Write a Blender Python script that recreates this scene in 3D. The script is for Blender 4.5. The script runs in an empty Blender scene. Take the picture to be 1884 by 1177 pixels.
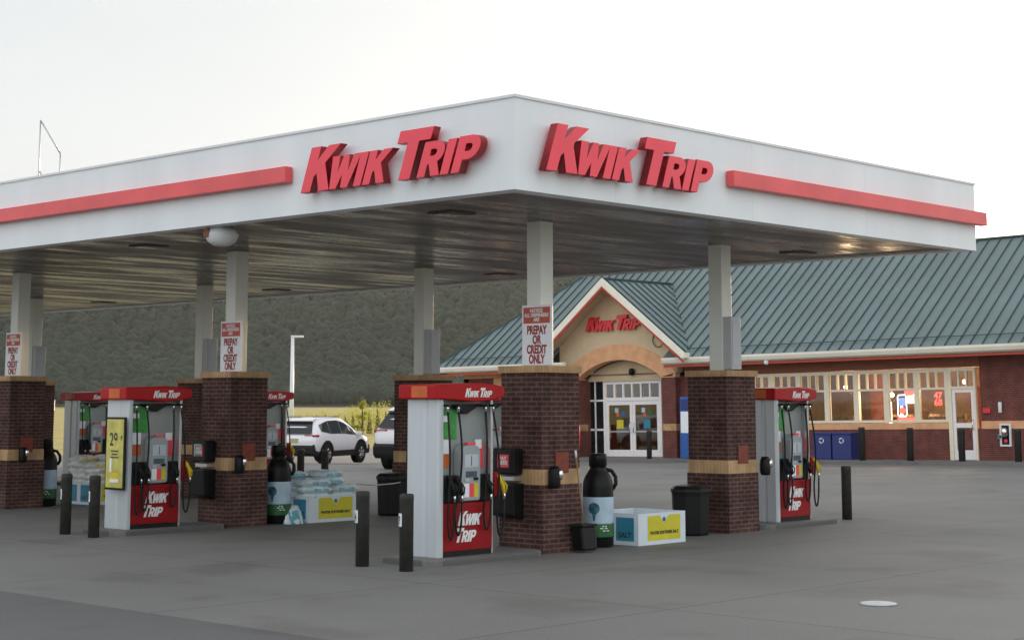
import bpy, math, random
from mathutils import Vector, Matrix
random.seed(7)
PI = math.pi
SC = bpy.context.scene
COL = SC.collection

# ------------------------------------------------------------------ camera
f_px, pitch, yaw = 3073.4, math.radians(7.4152), math.radians(43.2736)
cam = bpy.data.cameras.new("camera"); camo = bpy.data.objects.new("camera", cam); COL.objects.link(camo)
F = Vector((math.cos(yaw)*math.cos(pitch), math.sin(yaw)*math.cos(pitch), math.sin(pitch)))
R = Vector((math.sin(yaw), -math.cos(yaw), 0)); U = R.cross(F)
camo.matrix_world = Matrix(((R.x, U.x, -F.x, 0), (R.y, U.y, -F.y, 0), (R.z, U.z, -F.z, 2.1), (0, 0, 0, 1)))
cam.sensor_width = 36; cam.sensor_fit = 'HORIZONTAL'; cam.lens = f_px/1884*36
cam.shift_y = -250.5/1884; cam.clip_start = 0.1; cam.clip_end = 9000
SC.camera = camo

# ------------------------------------------------------------------ light
SUN_EL, SUN_AZ = math.radians(8), math.atan2(.2, 1.0)      # azimuth measured from +X, where the sun stands
w = bpy.data.worlds.new("World"); SC.world = w; w.use_nodes = True
nt = w.node_tree; nt.nodes.clear()
sky = nt.nodes.new('ShaderNodeTexSky'); sky.sky_type = 'NISHITA'; sky.sun_disc = False
sky.sun_elevation = SUN_EL; sky.sun_rotation = PI/2 - SUN_AZ; sky.dust_density = 4.0; sky.air_density = 1.0; sky.ozone_density = 1.0
hs = nt.nodes.new('ShaderNodeHueSaturation'); hs.inputs['Saturation'].default_value = 0.5
bg = nt.nodes.new('ShaderNodeBackground'); bg.inputs[1].default_value = 0.026
veil = nt.nodes.new('ShaderNodeBackground'); veil.inputs[0].default_value = (.93, .97, 1.0, 1); veil.inputs[1].default_value = .32   # thin high cloud, its strength shaped by direction below
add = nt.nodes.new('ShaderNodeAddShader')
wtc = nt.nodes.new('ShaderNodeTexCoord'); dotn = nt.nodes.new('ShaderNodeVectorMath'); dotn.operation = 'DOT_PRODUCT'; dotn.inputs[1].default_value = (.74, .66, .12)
cn = nt.nodes.new('ShaderNodeTexNoise'); cn.inputs['Scale'].default_value = 1.6; cn.inputs['Detail'].default_value = 4
cmp_ = nt.nodes.new('ShaderNodeMapping'); cmp_.inputs['Scale'].default_value = (1, 1, 3.5)
m1 = nt.nodes.new('ShaderNodeMath'); m1.operation = 'MULTIPLY_ADD'; m1.inputs[1].default_value = -.14; m1.inputs[2].default_value = .325   # veil brightness added behind the camera to light the fascia, dimmer in view
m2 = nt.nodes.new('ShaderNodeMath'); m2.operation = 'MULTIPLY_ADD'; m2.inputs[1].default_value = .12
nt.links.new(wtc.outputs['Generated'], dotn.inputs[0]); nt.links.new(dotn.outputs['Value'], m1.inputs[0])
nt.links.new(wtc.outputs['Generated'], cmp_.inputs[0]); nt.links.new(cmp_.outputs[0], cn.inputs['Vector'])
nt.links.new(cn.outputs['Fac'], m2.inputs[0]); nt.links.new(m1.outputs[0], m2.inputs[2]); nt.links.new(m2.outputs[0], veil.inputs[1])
ow = nt.nodes.new('ShaderNodeOutputWorld')
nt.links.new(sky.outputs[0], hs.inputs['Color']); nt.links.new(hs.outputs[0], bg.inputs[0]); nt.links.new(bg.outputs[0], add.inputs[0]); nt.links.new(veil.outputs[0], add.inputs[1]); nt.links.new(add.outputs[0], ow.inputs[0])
sl = bpy.data.lights.new("sun", 'SUN'); sl.energy = 2.2; sl.angle = math.radians(1.0); sl.color = (1, .72, .45)
so = bpy.data.objects.new("sun", sl); COL.objects.link(so)
sd = Vector((math.cos(SUN_AZ)*math.cos(SUN_EL), math.sin(SUN_AZ)*math.cos(SUN_EL), math.sin(SUN_EL)))
so.rotation_euler = sd.to_track_quat('Z', 'Y').to_euler()
SC.view_settings.view_transform = 'Standard'; SC.view_settings.look = 'None'
SC.view_settings.exposure = 1.36; SC.view_settings.gamma = 1

# ------------------------------------------------------------------ materials
def newmat(name):
    m = bpy.data.materials.new(name); m.use_nodes = True
    return m, m.node_tree, m.node_tree.nodes['Principled BSDF']
def ramp(nt, a, b, p0=0.3, p1=0.7):
    r = nt.nodes.new('ShaderNodeValToRGB'); e = r.color_ramp.elements
    e[0].position = p0; e[0].color = (*a, 1); e[1].position = p1; e[1].color = (*b, 1); return r
def mat(name, col, rough=.5, metal=0., var=.12, scale=6., bump=0., emit=None, es=0., coat=0., stretch=(1, 1, 1)):
    m, nt, b = newmat(name)
    L = nt.links
    tc = nt.nodes.new('ShaderNodeTexCoord'); mp = nt.nodes.new('ShaderNodeMapping'); mp.inputs['Scale'].default_value = stretch
    n = nt.nodes.new('ShaderNodeTexNoise'); n.inputs['Scale'].default_value = scale; n.inputs['Detail'].default_value = 5
    L.new(tc.outputs['Object'], mp.inputs[0]); L.new(mp.outputs[0], n.inputs['Vector'])
    r = ramp(nt, [c*(1-var) for c in col], [min(1, c*(1+var)) for c in col])
    L.new(n.outputs['Fac'], r.inputs[0]); L.new(r.outputs[0], b.inputs['Base Color'])
    b.inputs['Roughness'].default_value = rough; b.inputs['Metallic'].default_value = metal
    if coat: b.inputs['Coat Weight'].default_value = coat; b.inputs['Coat Roughness'].default_value = .08
    if bump:
        bp = nt.nodes.new('ShaderNodeBump'); bp.inputs['Strength'].default_value = bump; bp.inputs['Distance'].default_value = .02
        L.new(n.outputs['Fac'], bp.inputs['Height']); L.new(bp.outputs[0], b.inputs['Normal'])
    if emit: b.inputs['Emission Color'].default_value = (*emit, 1); b.inputs['Emission Strength'].default_value = es
    return m
def brickmat(name, c1, c2, mortar, bw, rh, ms=.011, offset=.5, bump=.6, var=.5):
    m, nt, b = newmat(name); L = nt.links
    tc = nt.nodes.new('ShaderNodeTexCoord'); sp = nt.nodes.new('ShaderNodeSeparateXYZ'); ad = nt.nodes.new('ShaderNodeMath')
    ad.operation = 'ADD'; cb = nt.nodes.new('ShaderNodeCombineXYZ')
    L.new(tc.outputs['Object'], sp.inputs[0]); L.new(sp.outputs[0], ad.inputs[0]); L.new(sp.outputs[1], ad.inputs[1])
    L.new(ad.outputs[0], cb.inputs[0]); L.new(sp.outputs[2], cb.inputs[1])
    br = nt.nodes.new('ShaderNodeTexBrick'); br.inputs['Scale'].default_value = 1; br.inputs['Brick Width'].default_value = bw
    br.inputs['Row Height'].default_value = rh; br.inputs['Mortar Size'].default_value = ms; br.offset = offset
    br.inputs['Mortar Smooth'].default_value = .3
    br.inputs['Color1'].default_value = (*c1, 1); br.inputs['Color2'].default_value = (*c2, 1); br.inputs['Mortar'].default_value = (*mortar, 1)
    L.new(cb.outputs[0], br.inputs['Vector'])
    n = nt.nodes.new('ShaderNodeTexNoise'); n.inputs['Scale'].default_value = 3.; n.inputs['Detail'].default_value = 6
    L.new(tc.outputs['Object'], n.inputs['Vector'])
    r = ramp(nt, (1-var,)*3, (1+var*.4,)*3)
    mx = nt.nodes.new('ShaderNodeMixRGB'); mx.blend_type = 'MULTIPLY'; mx.inputs[0].default_value = 1
    L.new(n.outputs['Fac'], r.inputs[0]); L.new(br.outputs['Color'], mx.inputs[1]); L.new(r.outputs[0], mx.inputs[2])
    L.new(mx.outputs[0], b.inputs['Base Color']); b.inputs['Roughness'].default_value = .85; b.inputs['Specular IOR Level'].default_value = .25
    iv = nt.nodes.new('ShaderNodeMath'); iv.operation = 'SUBTRACT'; iv.inputs[0].default_value = 1
    L.new(br.outputs['Fac'], iv.inputs[1])
    bp = nt.nodes.new('ShaderNodeBump'); bp.inputs['Strength'].default_value = bump; bp.inputs['Distance'].default_value = .008
    L.new(iv.outputs[0], bp.inputs['Height']); L.new(bp.outputs[0], b.inputs['Normal'])
    return m
def glassmat(name, tint=(.75, .8, .8)):
    m = bpy.data.materials.new(name); m.use_nodes = True; nt = m.node_tree; nt.nodes.clear()
    t = nt.nodes.new('ShaderNodeBsdfTransparent'); t.inputs[0].default_value = (*tint, 1)
    g = nt.nodes.new('ShaderNodeBsdfGlossy'); g.inputs['Roughness'].default_value = .03
    fr = nt.nodes.new('ShaderNodeFresnel'); fr.inputs[0].default_value = 1.5
    mx = nt.nodes.new('ShaderNodeMixShader'); o = nt.nodes.new('ShaderNodeOutputMaterial')
    nt.links.new(fr.outputs[0], mx.inputs[0]); nt.links.new(t.outputs[0], mx.inputs[1]); nt.links.new(g.outputs[0], mx.inputs[2])
    nt.links.new(mx.outputs[0], o.inputs[0]); return m
M = {}
M['white'] = mat('white_paint', (.72, .75, .77), .35, var=.03, scale=1.2)
M['fascia'] = mat('fascia_panel', (.79, .83, .86), .42, var=.055, scale=1.1, stretch=(1, 1, .12))
M['red'] = mat('sign_red', (.72, .035, .05), .38, var=.05, scale=2)
M['red_face'] = mat('letter_red', (.90, .055, .09), .3, var=.05, scale=2)
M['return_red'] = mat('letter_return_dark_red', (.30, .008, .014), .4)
M['stripe'] = mat('stripe_red', (.78, .09, .10), .35, var=.1, scale=1.5)
M['val_red'] = mat('valance_red', (.40, .004, .008), .35, var=.05, scale=3)
M['cab_red'] = mat('cabinet_red', (.27, .003, .006), .45, var=.08, scale=4)
M['grey_metal'] = mat('grey_metal_panel', (.56, .60, .63), .35, metal=.2, var=.05, scale=2, stretch=(1, 1, .2))
M['steel'] = mat('brushed_steel', (.5, .51, .51), .35, metal=.7, var=.08, scale=4)
M['body_grey'] = mat('pump_body_grey', (.30, .33, .325), .4, metal=.2, var=.08, scale=3)
M['head'] = mat('dispenser_head_grey', (.33, .37, .38), .45, var=.06, scale=5)
M['black'] = mat('black_rubber', (.012, .012, .013), .45, var=.2, scale=8)
M['blackp'] = mat('black_plastic', (.008, .008, .0085), .42, var=.2, scale=6)
M['bollard'] = mat('bollard_brown', (.04, .039, .035), .5, var=.25, scale=9)
M['post'] = mat('post_cream', (.80, .82, .77), .45, var=.05, scale=2, stretch=(1, 1, .3))
M['box_grey'] = mat('junction_box_grey', (.50, .52, .55), .5, var=.05)
M['letter_white'] = mat('white_lettering', (.8, .8, .8), .4, var=.02)
M['sign_white'] = mat('sign_white', (.84, .86, .89), .4, var=.04, scale=9)
M['sign_red'] = mat('sign_orange_red', (.50, .07, .045), .45, var=.08, scale=14)
M['text_red'] = mat('text_red', (.33, .03, .03), .5)
M['text_dark'] = mat('text_dark', (.03, .03, .02), .5)
M['globe'] = mat('emblem_globe', (.03, .12, .17), .4, var=.7, scale=14)
M['rust'] = mat('rusty_red_plate', (.20, .035, .015), .6, var=.25, scale=10)
M['yellow'] = mat('panel_yellow', (.62, .55, .02), .5, var=.08, scale=5)
M['poster'] = mat('poster_yellow', (.55, .5, .12), .4, var=.25, scale=5)
M['nozzle_y'] = mat('nozzle_yellow', (.75, .55, .02), .4)
M['teal'] = mat('panel_teal', (.02, .22, .34), .5, var=.12, scale=5)
M['carton'] = mat('white_carton', (.66, .73, .78), .5, var=.05, scale=3)
M['green'] = mat('sticker_green', (.04, .30, .05), .45, var=.3, scale=12)
M['green2'] = mat('topper_green', (.02, .12, .03), .45, var=.2, scale=9)
M['orange'] = mat('sticker_orange', (.6, .12, .02), .5)
M['screen'] = mat('screen_grey', (.5, .55, .58), .25, var=.05)
M['lcd'] = mat('screen_dark', (.06, .09, .12), .15, var=.3, scale=30)
M['brick'] = brickmat('dark_brick', (.100, .042, .033), (.062, .027, .022), (.155, .105, .092), .20, .0677)
M['brick_store'] = brickmat('store_brick', (.19, .052, .042), (.14, .042, .034), (.21, .10, .085), .20, .0677, var=.3, bump=.3)
M['tan_brick'] = brickmat('tan_soldier_brick', (.62, .40, .21), (.52, .32, .165), (.42, .29, .18), .0677, .6, offset=0., ms=.006, var=.3)
M['peach'] = mat('peach_stone', (.72, .38, .20), .7, var=.12, scale=3, bump=.1)
M['stucco'] = mat('tan_stucco', (.64, .50, .33), .8, var=.06, scale=2, bump=.15)
M['trim'] = mat('cream_trim', (.86, .80, .68), .5, var=.06, scale=1.5)
M['winframe'] = mat('window_frame_cream', (.86, .76, .58), .45, var=.05)
M['doorframe'] = mat('door_frame_white', (.88, .84, .84), .35, var=.04)
M['redtrim'] = mat('red_trim', (.48, .05, .03), .5, var=.1)
M['soffit'] = mat('soffit_brown', (.24, .075, .035), .6, var=.1)
M['roof'] = mat('roof_green_metal', (.145, .192, .196), .42, metal=.15, var=.1, scale=.6)
M['seam'] = mat('roof_seam_dark', (.045, .085, .09), .5, var=.1)
M['glass'] = glassmat('clear_glass', (.85, .87, .86))
M['darkglass'] = mat('tinted_glass', (.012, .015, .018), .06, var=.1)
M['inter'] = mat('interior_wall_brown', (.20, .11, .06), .7, var=.4, scale=1.5)
M['inter_floor'] = mat('interior_floor', (.15, .12, .10), .5)
M['shelf'] = mat('shelf_goods', (.16, .11, .07), .6, var=.95, scale=7)
M['orangewall'] = mat('interior_orange_panel', (.42, .13, .03), .5, var=.15)
M['glow_warm'] = mat('warm_lamp', (.8, .7, .5), .5, emit=(1, .78, .45), es=1.6)
M['glow_dim'] = mat('interior_lamp', (.8, .7, .5), .5, emit=(1, .75, .45), es=8)
M['neon_white'] = mat('neon_white', (.8, .8, .9), .5, emit=(.85, .9, 1), es=2.0)
M['neon_red'] = mat('neon_red', (.8, .1, .1), .5, emit=(1, .06, .05), es=2.2)
M['neon_blue'] = mat('neon_blue', (.1, .1, .8), .5, emit=(.12, .2, .9), es=1.2)
M['bin_blue'] = mat('recycling_blue', (.022, .035, .17), .45, var=.1)
M['ice_blue'] = mat('cabinet_blue', (.02, .10, .36), .4, var=.1)
M['bag'] = mat('salt_bag_blue', (.76, .86, .90), .3, var=.2, scale=7)
M['bag_y'] = mat('salt_bag_pale', (.84, .87, .82), .35, var=.25, scale=8)
M['bagprint'] = mat('bag_print_teal', (.16, .42, .52), .4, var=.2)
M['bagprint_y'] = mat('bag_print_yellow', (.55, .50, .14), .4, var=.3)
M['jug_label'] = mat('jug_label_blue', (.42, .55, .66), .35, var=.15, scale=5)
M['carpaint'] = mat('white_car_paint', (.80, .79, .83), .2, var=.02, coat=.6)
M['carblack'] = mat('black_cladding', (.014, .015, .014), .5, var=.2)
M['tyre'] = mat('tyre_rubber', (.012, .012, .012), .7, var=.2)
M['rim'] = mat('alloy_rim', (.38, .38, .38), .35, metal=.7)
M['tail'] = mat('tail_lamp_red', (.38, .01, .03), .15, coat=.5)
M['clear'] = mat('clear_lamp', (.6, .6, .6), .15)
M['plate'] = mat('number_plate', (.42, .40, .22), .5, var=.4, scale=40)
M['chrome'] = mat('chrome', (.75, .75, .75), .15, metal=1)
M['cover'] = mat('storm_cover_pale', (.50, .52, .55), .5, var=.1, scale=8)
M['bark'] = mat('bark', (.08, .06, .04), .8)
m, nt, b = newmat('sunny_leaf'); b.inputs['Base Color'].default_value = (.30, .32, .06, 1); b.inputs['Roughness'].default_value = .6
tl = nt.nodes.new('ShaderNodeBsdfTranslucent'); tl.inputs[0].default_value = (.40, .42, .06, 1); mxs = nt.nodes.new('ShaderNodeMixShader'); mxs.inputs[0].default_value = .55
nt.links.new(b.outputs[0], mxs.inputs[1]); nt.links.new(tl.outputs[0], mxs.inputs[2]); nt.links.new(mxs.outputs[0], nt.nodes['Material Output'].inputs[0]); M['leaf'] = m
for k_ in ('val_red', 'cab_red', 'blackp', 'black', 'bollard', 'carblack', 'tyre'): M[k_].node_tree.nodes['Principled BSDF'].inputs['Specular IOR Level'].default_value = .22
M['wood'] = mat('wood_handle', (.30, .18, .11), .6)

# canopy underside: glossy pans with oil-canning
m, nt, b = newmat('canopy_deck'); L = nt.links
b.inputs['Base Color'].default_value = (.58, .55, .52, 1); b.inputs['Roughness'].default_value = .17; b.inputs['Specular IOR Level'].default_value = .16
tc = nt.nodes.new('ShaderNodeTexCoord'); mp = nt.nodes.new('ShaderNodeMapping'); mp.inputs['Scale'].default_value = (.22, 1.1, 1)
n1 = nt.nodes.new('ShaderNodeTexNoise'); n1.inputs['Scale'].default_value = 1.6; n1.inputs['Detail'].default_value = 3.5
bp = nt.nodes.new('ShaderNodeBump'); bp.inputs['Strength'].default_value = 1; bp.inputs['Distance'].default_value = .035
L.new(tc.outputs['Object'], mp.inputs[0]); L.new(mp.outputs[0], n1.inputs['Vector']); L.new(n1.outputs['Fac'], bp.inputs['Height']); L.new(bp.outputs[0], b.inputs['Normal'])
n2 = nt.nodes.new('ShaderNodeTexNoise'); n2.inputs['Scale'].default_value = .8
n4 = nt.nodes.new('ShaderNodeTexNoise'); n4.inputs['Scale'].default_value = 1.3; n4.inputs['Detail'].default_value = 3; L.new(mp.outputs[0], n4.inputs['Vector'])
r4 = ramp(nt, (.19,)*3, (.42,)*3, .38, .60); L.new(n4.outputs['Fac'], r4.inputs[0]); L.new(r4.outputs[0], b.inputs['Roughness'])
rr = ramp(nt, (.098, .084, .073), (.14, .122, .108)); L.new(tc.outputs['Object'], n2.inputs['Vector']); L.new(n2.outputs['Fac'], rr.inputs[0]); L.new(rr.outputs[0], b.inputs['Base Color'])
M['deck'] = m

def ground_mat(name, a, c, joints, rough=.8):
    m, nt, b = newmat(name); L = nt.links
    tc = nt.nodes.new('ShaderNodeTexCoord')
    n = nt.nodes.new('ShaderNodeTexNoise'); n.inputs['Scale'].default_value = .22; n.inputs['Detail'].default_value = 9; n.inputs['Roughness'].default_value = .6
    L.new(tc.outputs['Object'], n.inputs['Vector']); r = ramp(nt, a, c, .32, .68); L.new(n.outputs['Fac'], r.inputs[0])
    n2 = nt.nodes.new('ShaderNodeTexNoise'); n2.inputs['Scale'].default_value = 45; n2.inputs['Detail'].default_value = 6
    L.new(tc.outputs['Object'], n2.inputs['Vector']); r2 = ramp(nt, (.82,)*3, (1.12,)*3, .35, .65); L.new(n2.outputs['Fac'], r2.inputs[0])
    mx = nt.nodes.new('ShaderNodeMixRGB'); mx.blend_type = 'MULTIPLY'; mx.inputs[0].default_value = 1
    L.new(r.outputs[0], mx.inputs[1]); L.new(r2.outputs[0], mx.inputs[2]); out = mx
    # oil stains
    n3 = nt.nodes.new('ShaderNodeTexNoise'); n3.inputs['Scale'].default_value = .55; n3.inputs['Detail'].default_value = 3
    L.new(tc.outputs['Object'], n3.inputs['Vector']); r3 = ramp(nt, (1, 1, 1), (.66, .64, .62), .55, .66); L.new(n3.outputs['Fac'], r3.inputs[0])
    m3 = nt.nodes.new('ShaderNodeMixRGB'); m3.blend_type = 'MULTIPLY'; m3.inputs[0].default_value = .6
    L.new(out.outputs[0], m3.inputs[1]); L.new(r3.outputs[0], m3.inputs[2]); out = m3
    if joints:
        br = nt.nodes.new('ShaderNodeTexBrick'); br.offset = 0; br.inputs['Scale'].default_value = 1
        br.inputs['Brick Width'].default_value = 4.6; br.inputs['Row Height'].default_value = 3.6; br.inputs['Mortar Size'].default_value = .022
        br.inputs['Mortar Smooth'].default_value = .4
        br.inputs['Color1'].default_value = (1, 1, 1, 1); br.inputs['Color2'].default_value = (.92, .92, .92, 1); br.inputs['Mortar'].default_value = (.5, .49, .48, 1)
        L.new(tc.outputs['Object'], br.inputs['Vector'])
        m4 = nt.nodes.new('ShaderNodeMixRGB'); m4.blend_type = 'MULTIPLY'; m4.inputs[0].default_value = .8
        L.new(out.outputs[0], m4.inputs[1]); L.new(br.outputs[0], m4.inputs[2]); out = m4
    L.new(out.outputs[0], b.inputs['Base Color']); b.inputs['Roughness'].default_value = rough
    bp = nt.nodes.new('ShaderNodeBump'); bp.inputs['Strength'].default_value = .25; bp.inputs['Distance'].default_value = .01
    L.new(n2.outputs['Fac'], bp.inputs['Height']); L.new(bp.outputs[0], b.inputs['Normal'])
    return m
M['concrete'] = ground_mat('forecourt_concrete', (.155, .152, .146), (.200, .195, .187), True, .7)
M['asphalt'] = ground_mat('asphalt', (.095, .094, .097), (.125, .121, .124), False, .75)
M['sidewalk'] = ground_mat('sidewalk_concrete', (.15, .145, .14), (.19, .185, .18), False)
M['curb'] = ground_mat('island_concrete', (.15, .15, .145), (.20, .198, .19), False)
M['field'] = ground_mat('field_grass', (.27, .23, .06), (.37, .31, .09), False, .9)
M['hill'] = mat('hill_slope', (.005, .012, .008), .9, var=.4, scale=.02)
m, nt, b = newmat('woodland'); L = nt.links
tc = nt.nodes.new('ShaderNodeTexCoord'); n = nt.nodes.new('ShaderNodeTexNoise'); n.inputs['Scale'].default_value = .012; n.inputs['Detail'].default_value = 10; n.inputs['Roughness'].default_value = .75
L.new(tc.outputs['Object'], n.inputs['Vector']); r = ramp(nt, (.0035, .012, .008), (.014, .030, .012), .34, .66); L.new(n.outputs['Fac'], r.inputs[0])
L.new(r.outputs[0], b.inputs['Base Color']); b.inputs['Roughness'].default_value = .9
M['wood_mass'] = m

# ------------------------------------------------------------------ mesh helpers
class MB:
    def __init__(s): s.v = []; s.f = []; s.sm = []; s.mi = []; s.cur = 0
    def add(s, vs, fs, smooth=False):
        o = len(s.v); s.v += [tuple(p) for p in vs]
        for f in fs: s.f.append(tuple(i+o for i in f)); s.sm.append(smooth); s.mi.append(s.cur)
        return s
    def box(s, x0, x1, y0, y1, z0, z1):
        v = [(x, y, z) for z in (z0, z1) for x, y in ((x0, y0), (x1, y0), (x1, y1), (x0, y1))]
        return s.add(v, [(3, 2, 1, 0), (4, 5, 6, 7), (0, 1, 5, 4), (1, 2, 6, 5), (2, 3, 7, 6), (3, 0, 4, 7)])
    def lathe(s, cx, cy, prof, n=20, sx=1., sy=1., smooth=True):
        vs = []; fs = []
        for r, z in prof:
            for i in range(n):
                a = 2*PI*i/n; vs.append((cx+r*sx*math.cos(a), cy+r*sy*math.sin(a), z))
        for k in range(len(prof)-1):
            for i in range(n):
                j = (i+1) % n; fs.append((k*n+i, k*n+j, (k+1)*n+j, (k+1)*n+i))
        fs.append(tuple(reversed(range(n)))); fs.append(tuple(range((len(prof)-1)*n, len(prof)*n)))
        return s.add(vs, fs, smooth)
    def cyl(s, cx, cy, z0, z1, r, n=20, smooth=True): return s.lathe(cx, cy, [(r, z0), (r, z1)], n, smooth=smooth)
    def disc(s, c, ax, r, h, n=16):      # cylinder along axis 'x' or 'y'
        vs = []
        for d in (0, h):
            for i in range(n):
                a = 2*PI*i/n; p = (math.cos(a)*r, math.sin(a)*r)
                vs.append((c[0]+d, c[1]+p[0], c[2]+p[1]) if ax == 'x' else (c[0]+p[0], c[1]+d, c[2]+p[1]))
        fs = [(i, (i+1) % n, n+(i+1) % n, n+i) for i in range(n)] + [tuple(range(n)), tuple(range(n, 2*n))]
        return s.add(vs, fs)
    def tube(s, pts, r, n=8):
        P = [Vector(p) for p in pts]; vs = []; fs = []; prev = None
        for k, p in enumerate(P):
            t = (P[min(k+1, len(P)-1)]-P[max(k-1, 0)]).normalized()
            if prev is None: a = Vector((0, 0, 1)) if abs(t.z) < .9 else Vector((1, 0, 0)); u = t.cross(a).normalized()
            else: u = (prev-t*prev.dot(t)).normalized()
            prev = u; v = t.cross(u)
            rr = r[k] if isinstance(r, (list, tuple)) else r
            for i in range(n):
                a = 2*PI*i/n; q = p+u*math.cos(a)*rr+v*math.sin(a)*rr; vs.append(tuple(q))
        for k in range(len(P)-1):
            for i in range(n):
                j = (i+1) % n; fs.append((k*n+i, k*n+j, (k+1)*n+j, (k+1)*n+i))
        fs.append(tuple(range(n))); fs.append(tuple(range((len(P)-1)*n, len(P)*n)))
        return s.add(vs, fs, True)
    def prism(s, poly, fn, d0, d1):       # poly [(a,b)], fn(a,b,d)->xyz
        n = len(poly); vs = [fn(a, b, d0) for a, b in poly]+[fn(a, b, d1) for a, b in poly]
        fs = [tuple(range(n)), tuple(range(2*n-1, n-1, -1))]+[(i, (i+1) % n, n+(i+1) % n, n+i) for i in range(n)]
        return s.add(vs, fs)
    def quad(s, a, b, c, d): return s.add([a, b, c, d], [(0, 1, 2, 3)])
    def build(s, name, m, parent=None, bevel=0., loc=None):
        me = bpy.data.meshes.new(name); me.from_pydata(s.v, [], s.f)
        for p, a, q in zip(me.polygons, s.sm, s.mi): p.use_smooth = a; p.material_index = q
        for q in (m if isinstance(m, list) else [m]): me.materials.append(q)
        import bmesh
        bm = bmesh.new(); bm.from_mesh(me); bmesh.ops.recalc_face_normals(bm, faces=bm.faces); bm.to_mesh(me); bm.free()
        me.update()
        o = bpy.data.objects.new(name, me); COL.objects.link(o)
        if parent: o.parent = parent
        if loc: o.location = loc
        if bevel:
            md = o.modifiers.new('bevel', 'BEVEL'); md.width = bevel; md.segments = 2; md.limit_method = 'ANGLE'; md.angle_limit = math.radians(40)
        return o
def tag(o, label=None, cat=None, group=None, kind=None):
    if label: o['label'] = label
    if cat: o['category'] = cat
    if group: o['group'] = group
    if kind: o['kind'] = kind
    return o
def empty(name, loc=(0, 0, 0), rz=0., label=None, cat=None, group=None):
    o = bpy.data.objects.new(name, None); COL.objects.link(o); o.location = loc; o.rotation_euler = (0, 0, rz)
    o.empty_display_size = .2
    return tag(o, label, cat, group)
def copy_tree(o, parent=None):
    c = o.copy(); COL.objects.link(c); c.parent = parent
    for ch in list(o.children): copy_tree(ch, c)
    return c
def dup(o, loc, label, rz=None):
    c = copy_tree(o); c.location = loc; c['label'] = label
    if rz is not None: c.rotation_euler = (0, 0, rz)
    return c

# ---- lettering: outlines filled by curve objects and turned into meshes
def curve_mesh(splines, depth, bev=0.):
    cu = bpy.data.curves.new('c', 'CURVE'); cu.dimensions = '2D'; cu.fill_mode = 'BOTH'; cu.extrude = depth/2; cu.bevel_depth = bev
    for sp in splines:
        s = cu.splines.new('POLY'); s.points.add(len(sp)-1); s.use_cyclic_u = True
        for i, (x, y) in enumerate(sp): s.points[i].co = (x, y, 0, 1)
    o = bpy.data.objects.new('c', cu); COL.objects.link(o)
    dg = bpy.context.evaluated_depsgraph_get(); me = bpy.data.meshes.new_from_object(o.evaluated_get(dg))
    bpy.data.objects.remove(o); return me
def text_mesh(txt, size, depth=.004, bold=.0, align='CENTER', shear=0., spacing=1.):
    cu = bpy.data.curves.new('t', 'FONT'); cu.body = txt; cu.size = size; cu.extrude = depth/2; cu.offset = bold; cu.align_x = align
    cu.shear = shear; cu.space_line = spacing
    o = bpy.data.objects.new('t', cu); COL.objects.link(o)
    dg = bpy.context.evaluated_depsgraph_get(); me = bpy.data.meshes.new_from_object(o.evaluated_get(dg))
    bpy.data.objects.remove(o); return me
def place_mesh(me, name, m, mtx, parent=None):
    me = me.copy(); me.transform(mtx); me.materials.clear(); me.materials.append(m); me.name = name
    o = bpy.data.objects.new(name, me); COL.objects.link(o)
    if parent: o.parent = parent
    return o
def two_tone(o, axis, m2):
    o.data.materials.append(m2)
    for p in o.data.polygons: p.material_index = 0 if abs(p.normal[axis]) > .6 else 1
def on_mx(x, y, z):      # text plane facing -X, reading to the right (towards -Y) at point
    return Matrix(((0, 0, -1, x), (-1, 0, 0, y), (0, 1, 0, z), (0, 0, 0, 1)))
def on_my(x, y, z):      # facing -Y, reading towards +X
    return Matrix(((1, 0, 0, x), (0, 0, -1, y), (0, 1, 0, z), (0, 0, 0, 1)))
def on_py(x, y, z):      # facing +Y
    return Matrix(((-1, 0, 0, x), (0, 0, 1, y), (0, 1, 0, z), (0, 0, 0, 1)))
def arc(cx, cy, r, a0, a1, n=9, sy=1.):
    return [(cx+r*math.cos(math.radians(a0+(a1-a0)*i/(n-1))), cy+r*sy*math.sin(math.radians(a0+(a1-a0)*i/(n-1)))) for i in range(n)]
GL = {
 'K': [[(0, 0), (.27, 0), (.27, .33), (.34, .42), (.53, 0), (.83, 0), (.52, .62), (.84, 1), (.52, 1), (.27, .68), (.27, 1), (0, 1)]],
 'W': [[(.17, 0), (.42, 0), (.55, .45), (.62, 0), (.88, 0), (1.12, 1), (.86, 1), (.76, .42), (.66, 1), (.46, 1), (.34, .42), (.27, 1), (0, 1)]],
 'I': [[(0, 0), (.28, 0), (.28, 1), (0, 1)]],
 'T': [[(.27, 0), (.55, 0), (.55, .76), (.84, .76), (.84, 1), (0, 1), (0, .76), (.27, .76)]],
 'R': [[(0, 0), (.27, 0), (.27, .36), (.33, .36), (.5, 0), (.8, 0), (.6, .42)]+arc(.47, .69, .31, -55, 90)+[(0, 1)],
       [(.27, .58)]+[(.27, .8)]+arc(.42, .69, .11, 90, -90, 6)],
 'P': [[(0, 0), (.27, 0), (.27, .34), (.45, .34)]+arc(.45, .67, .33, -90, 90)+[(0, 1)],
       [(.27, .56), (.27, .79)]+arc(.42, .675, .115, 90, -90, 6)],
}
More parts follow.
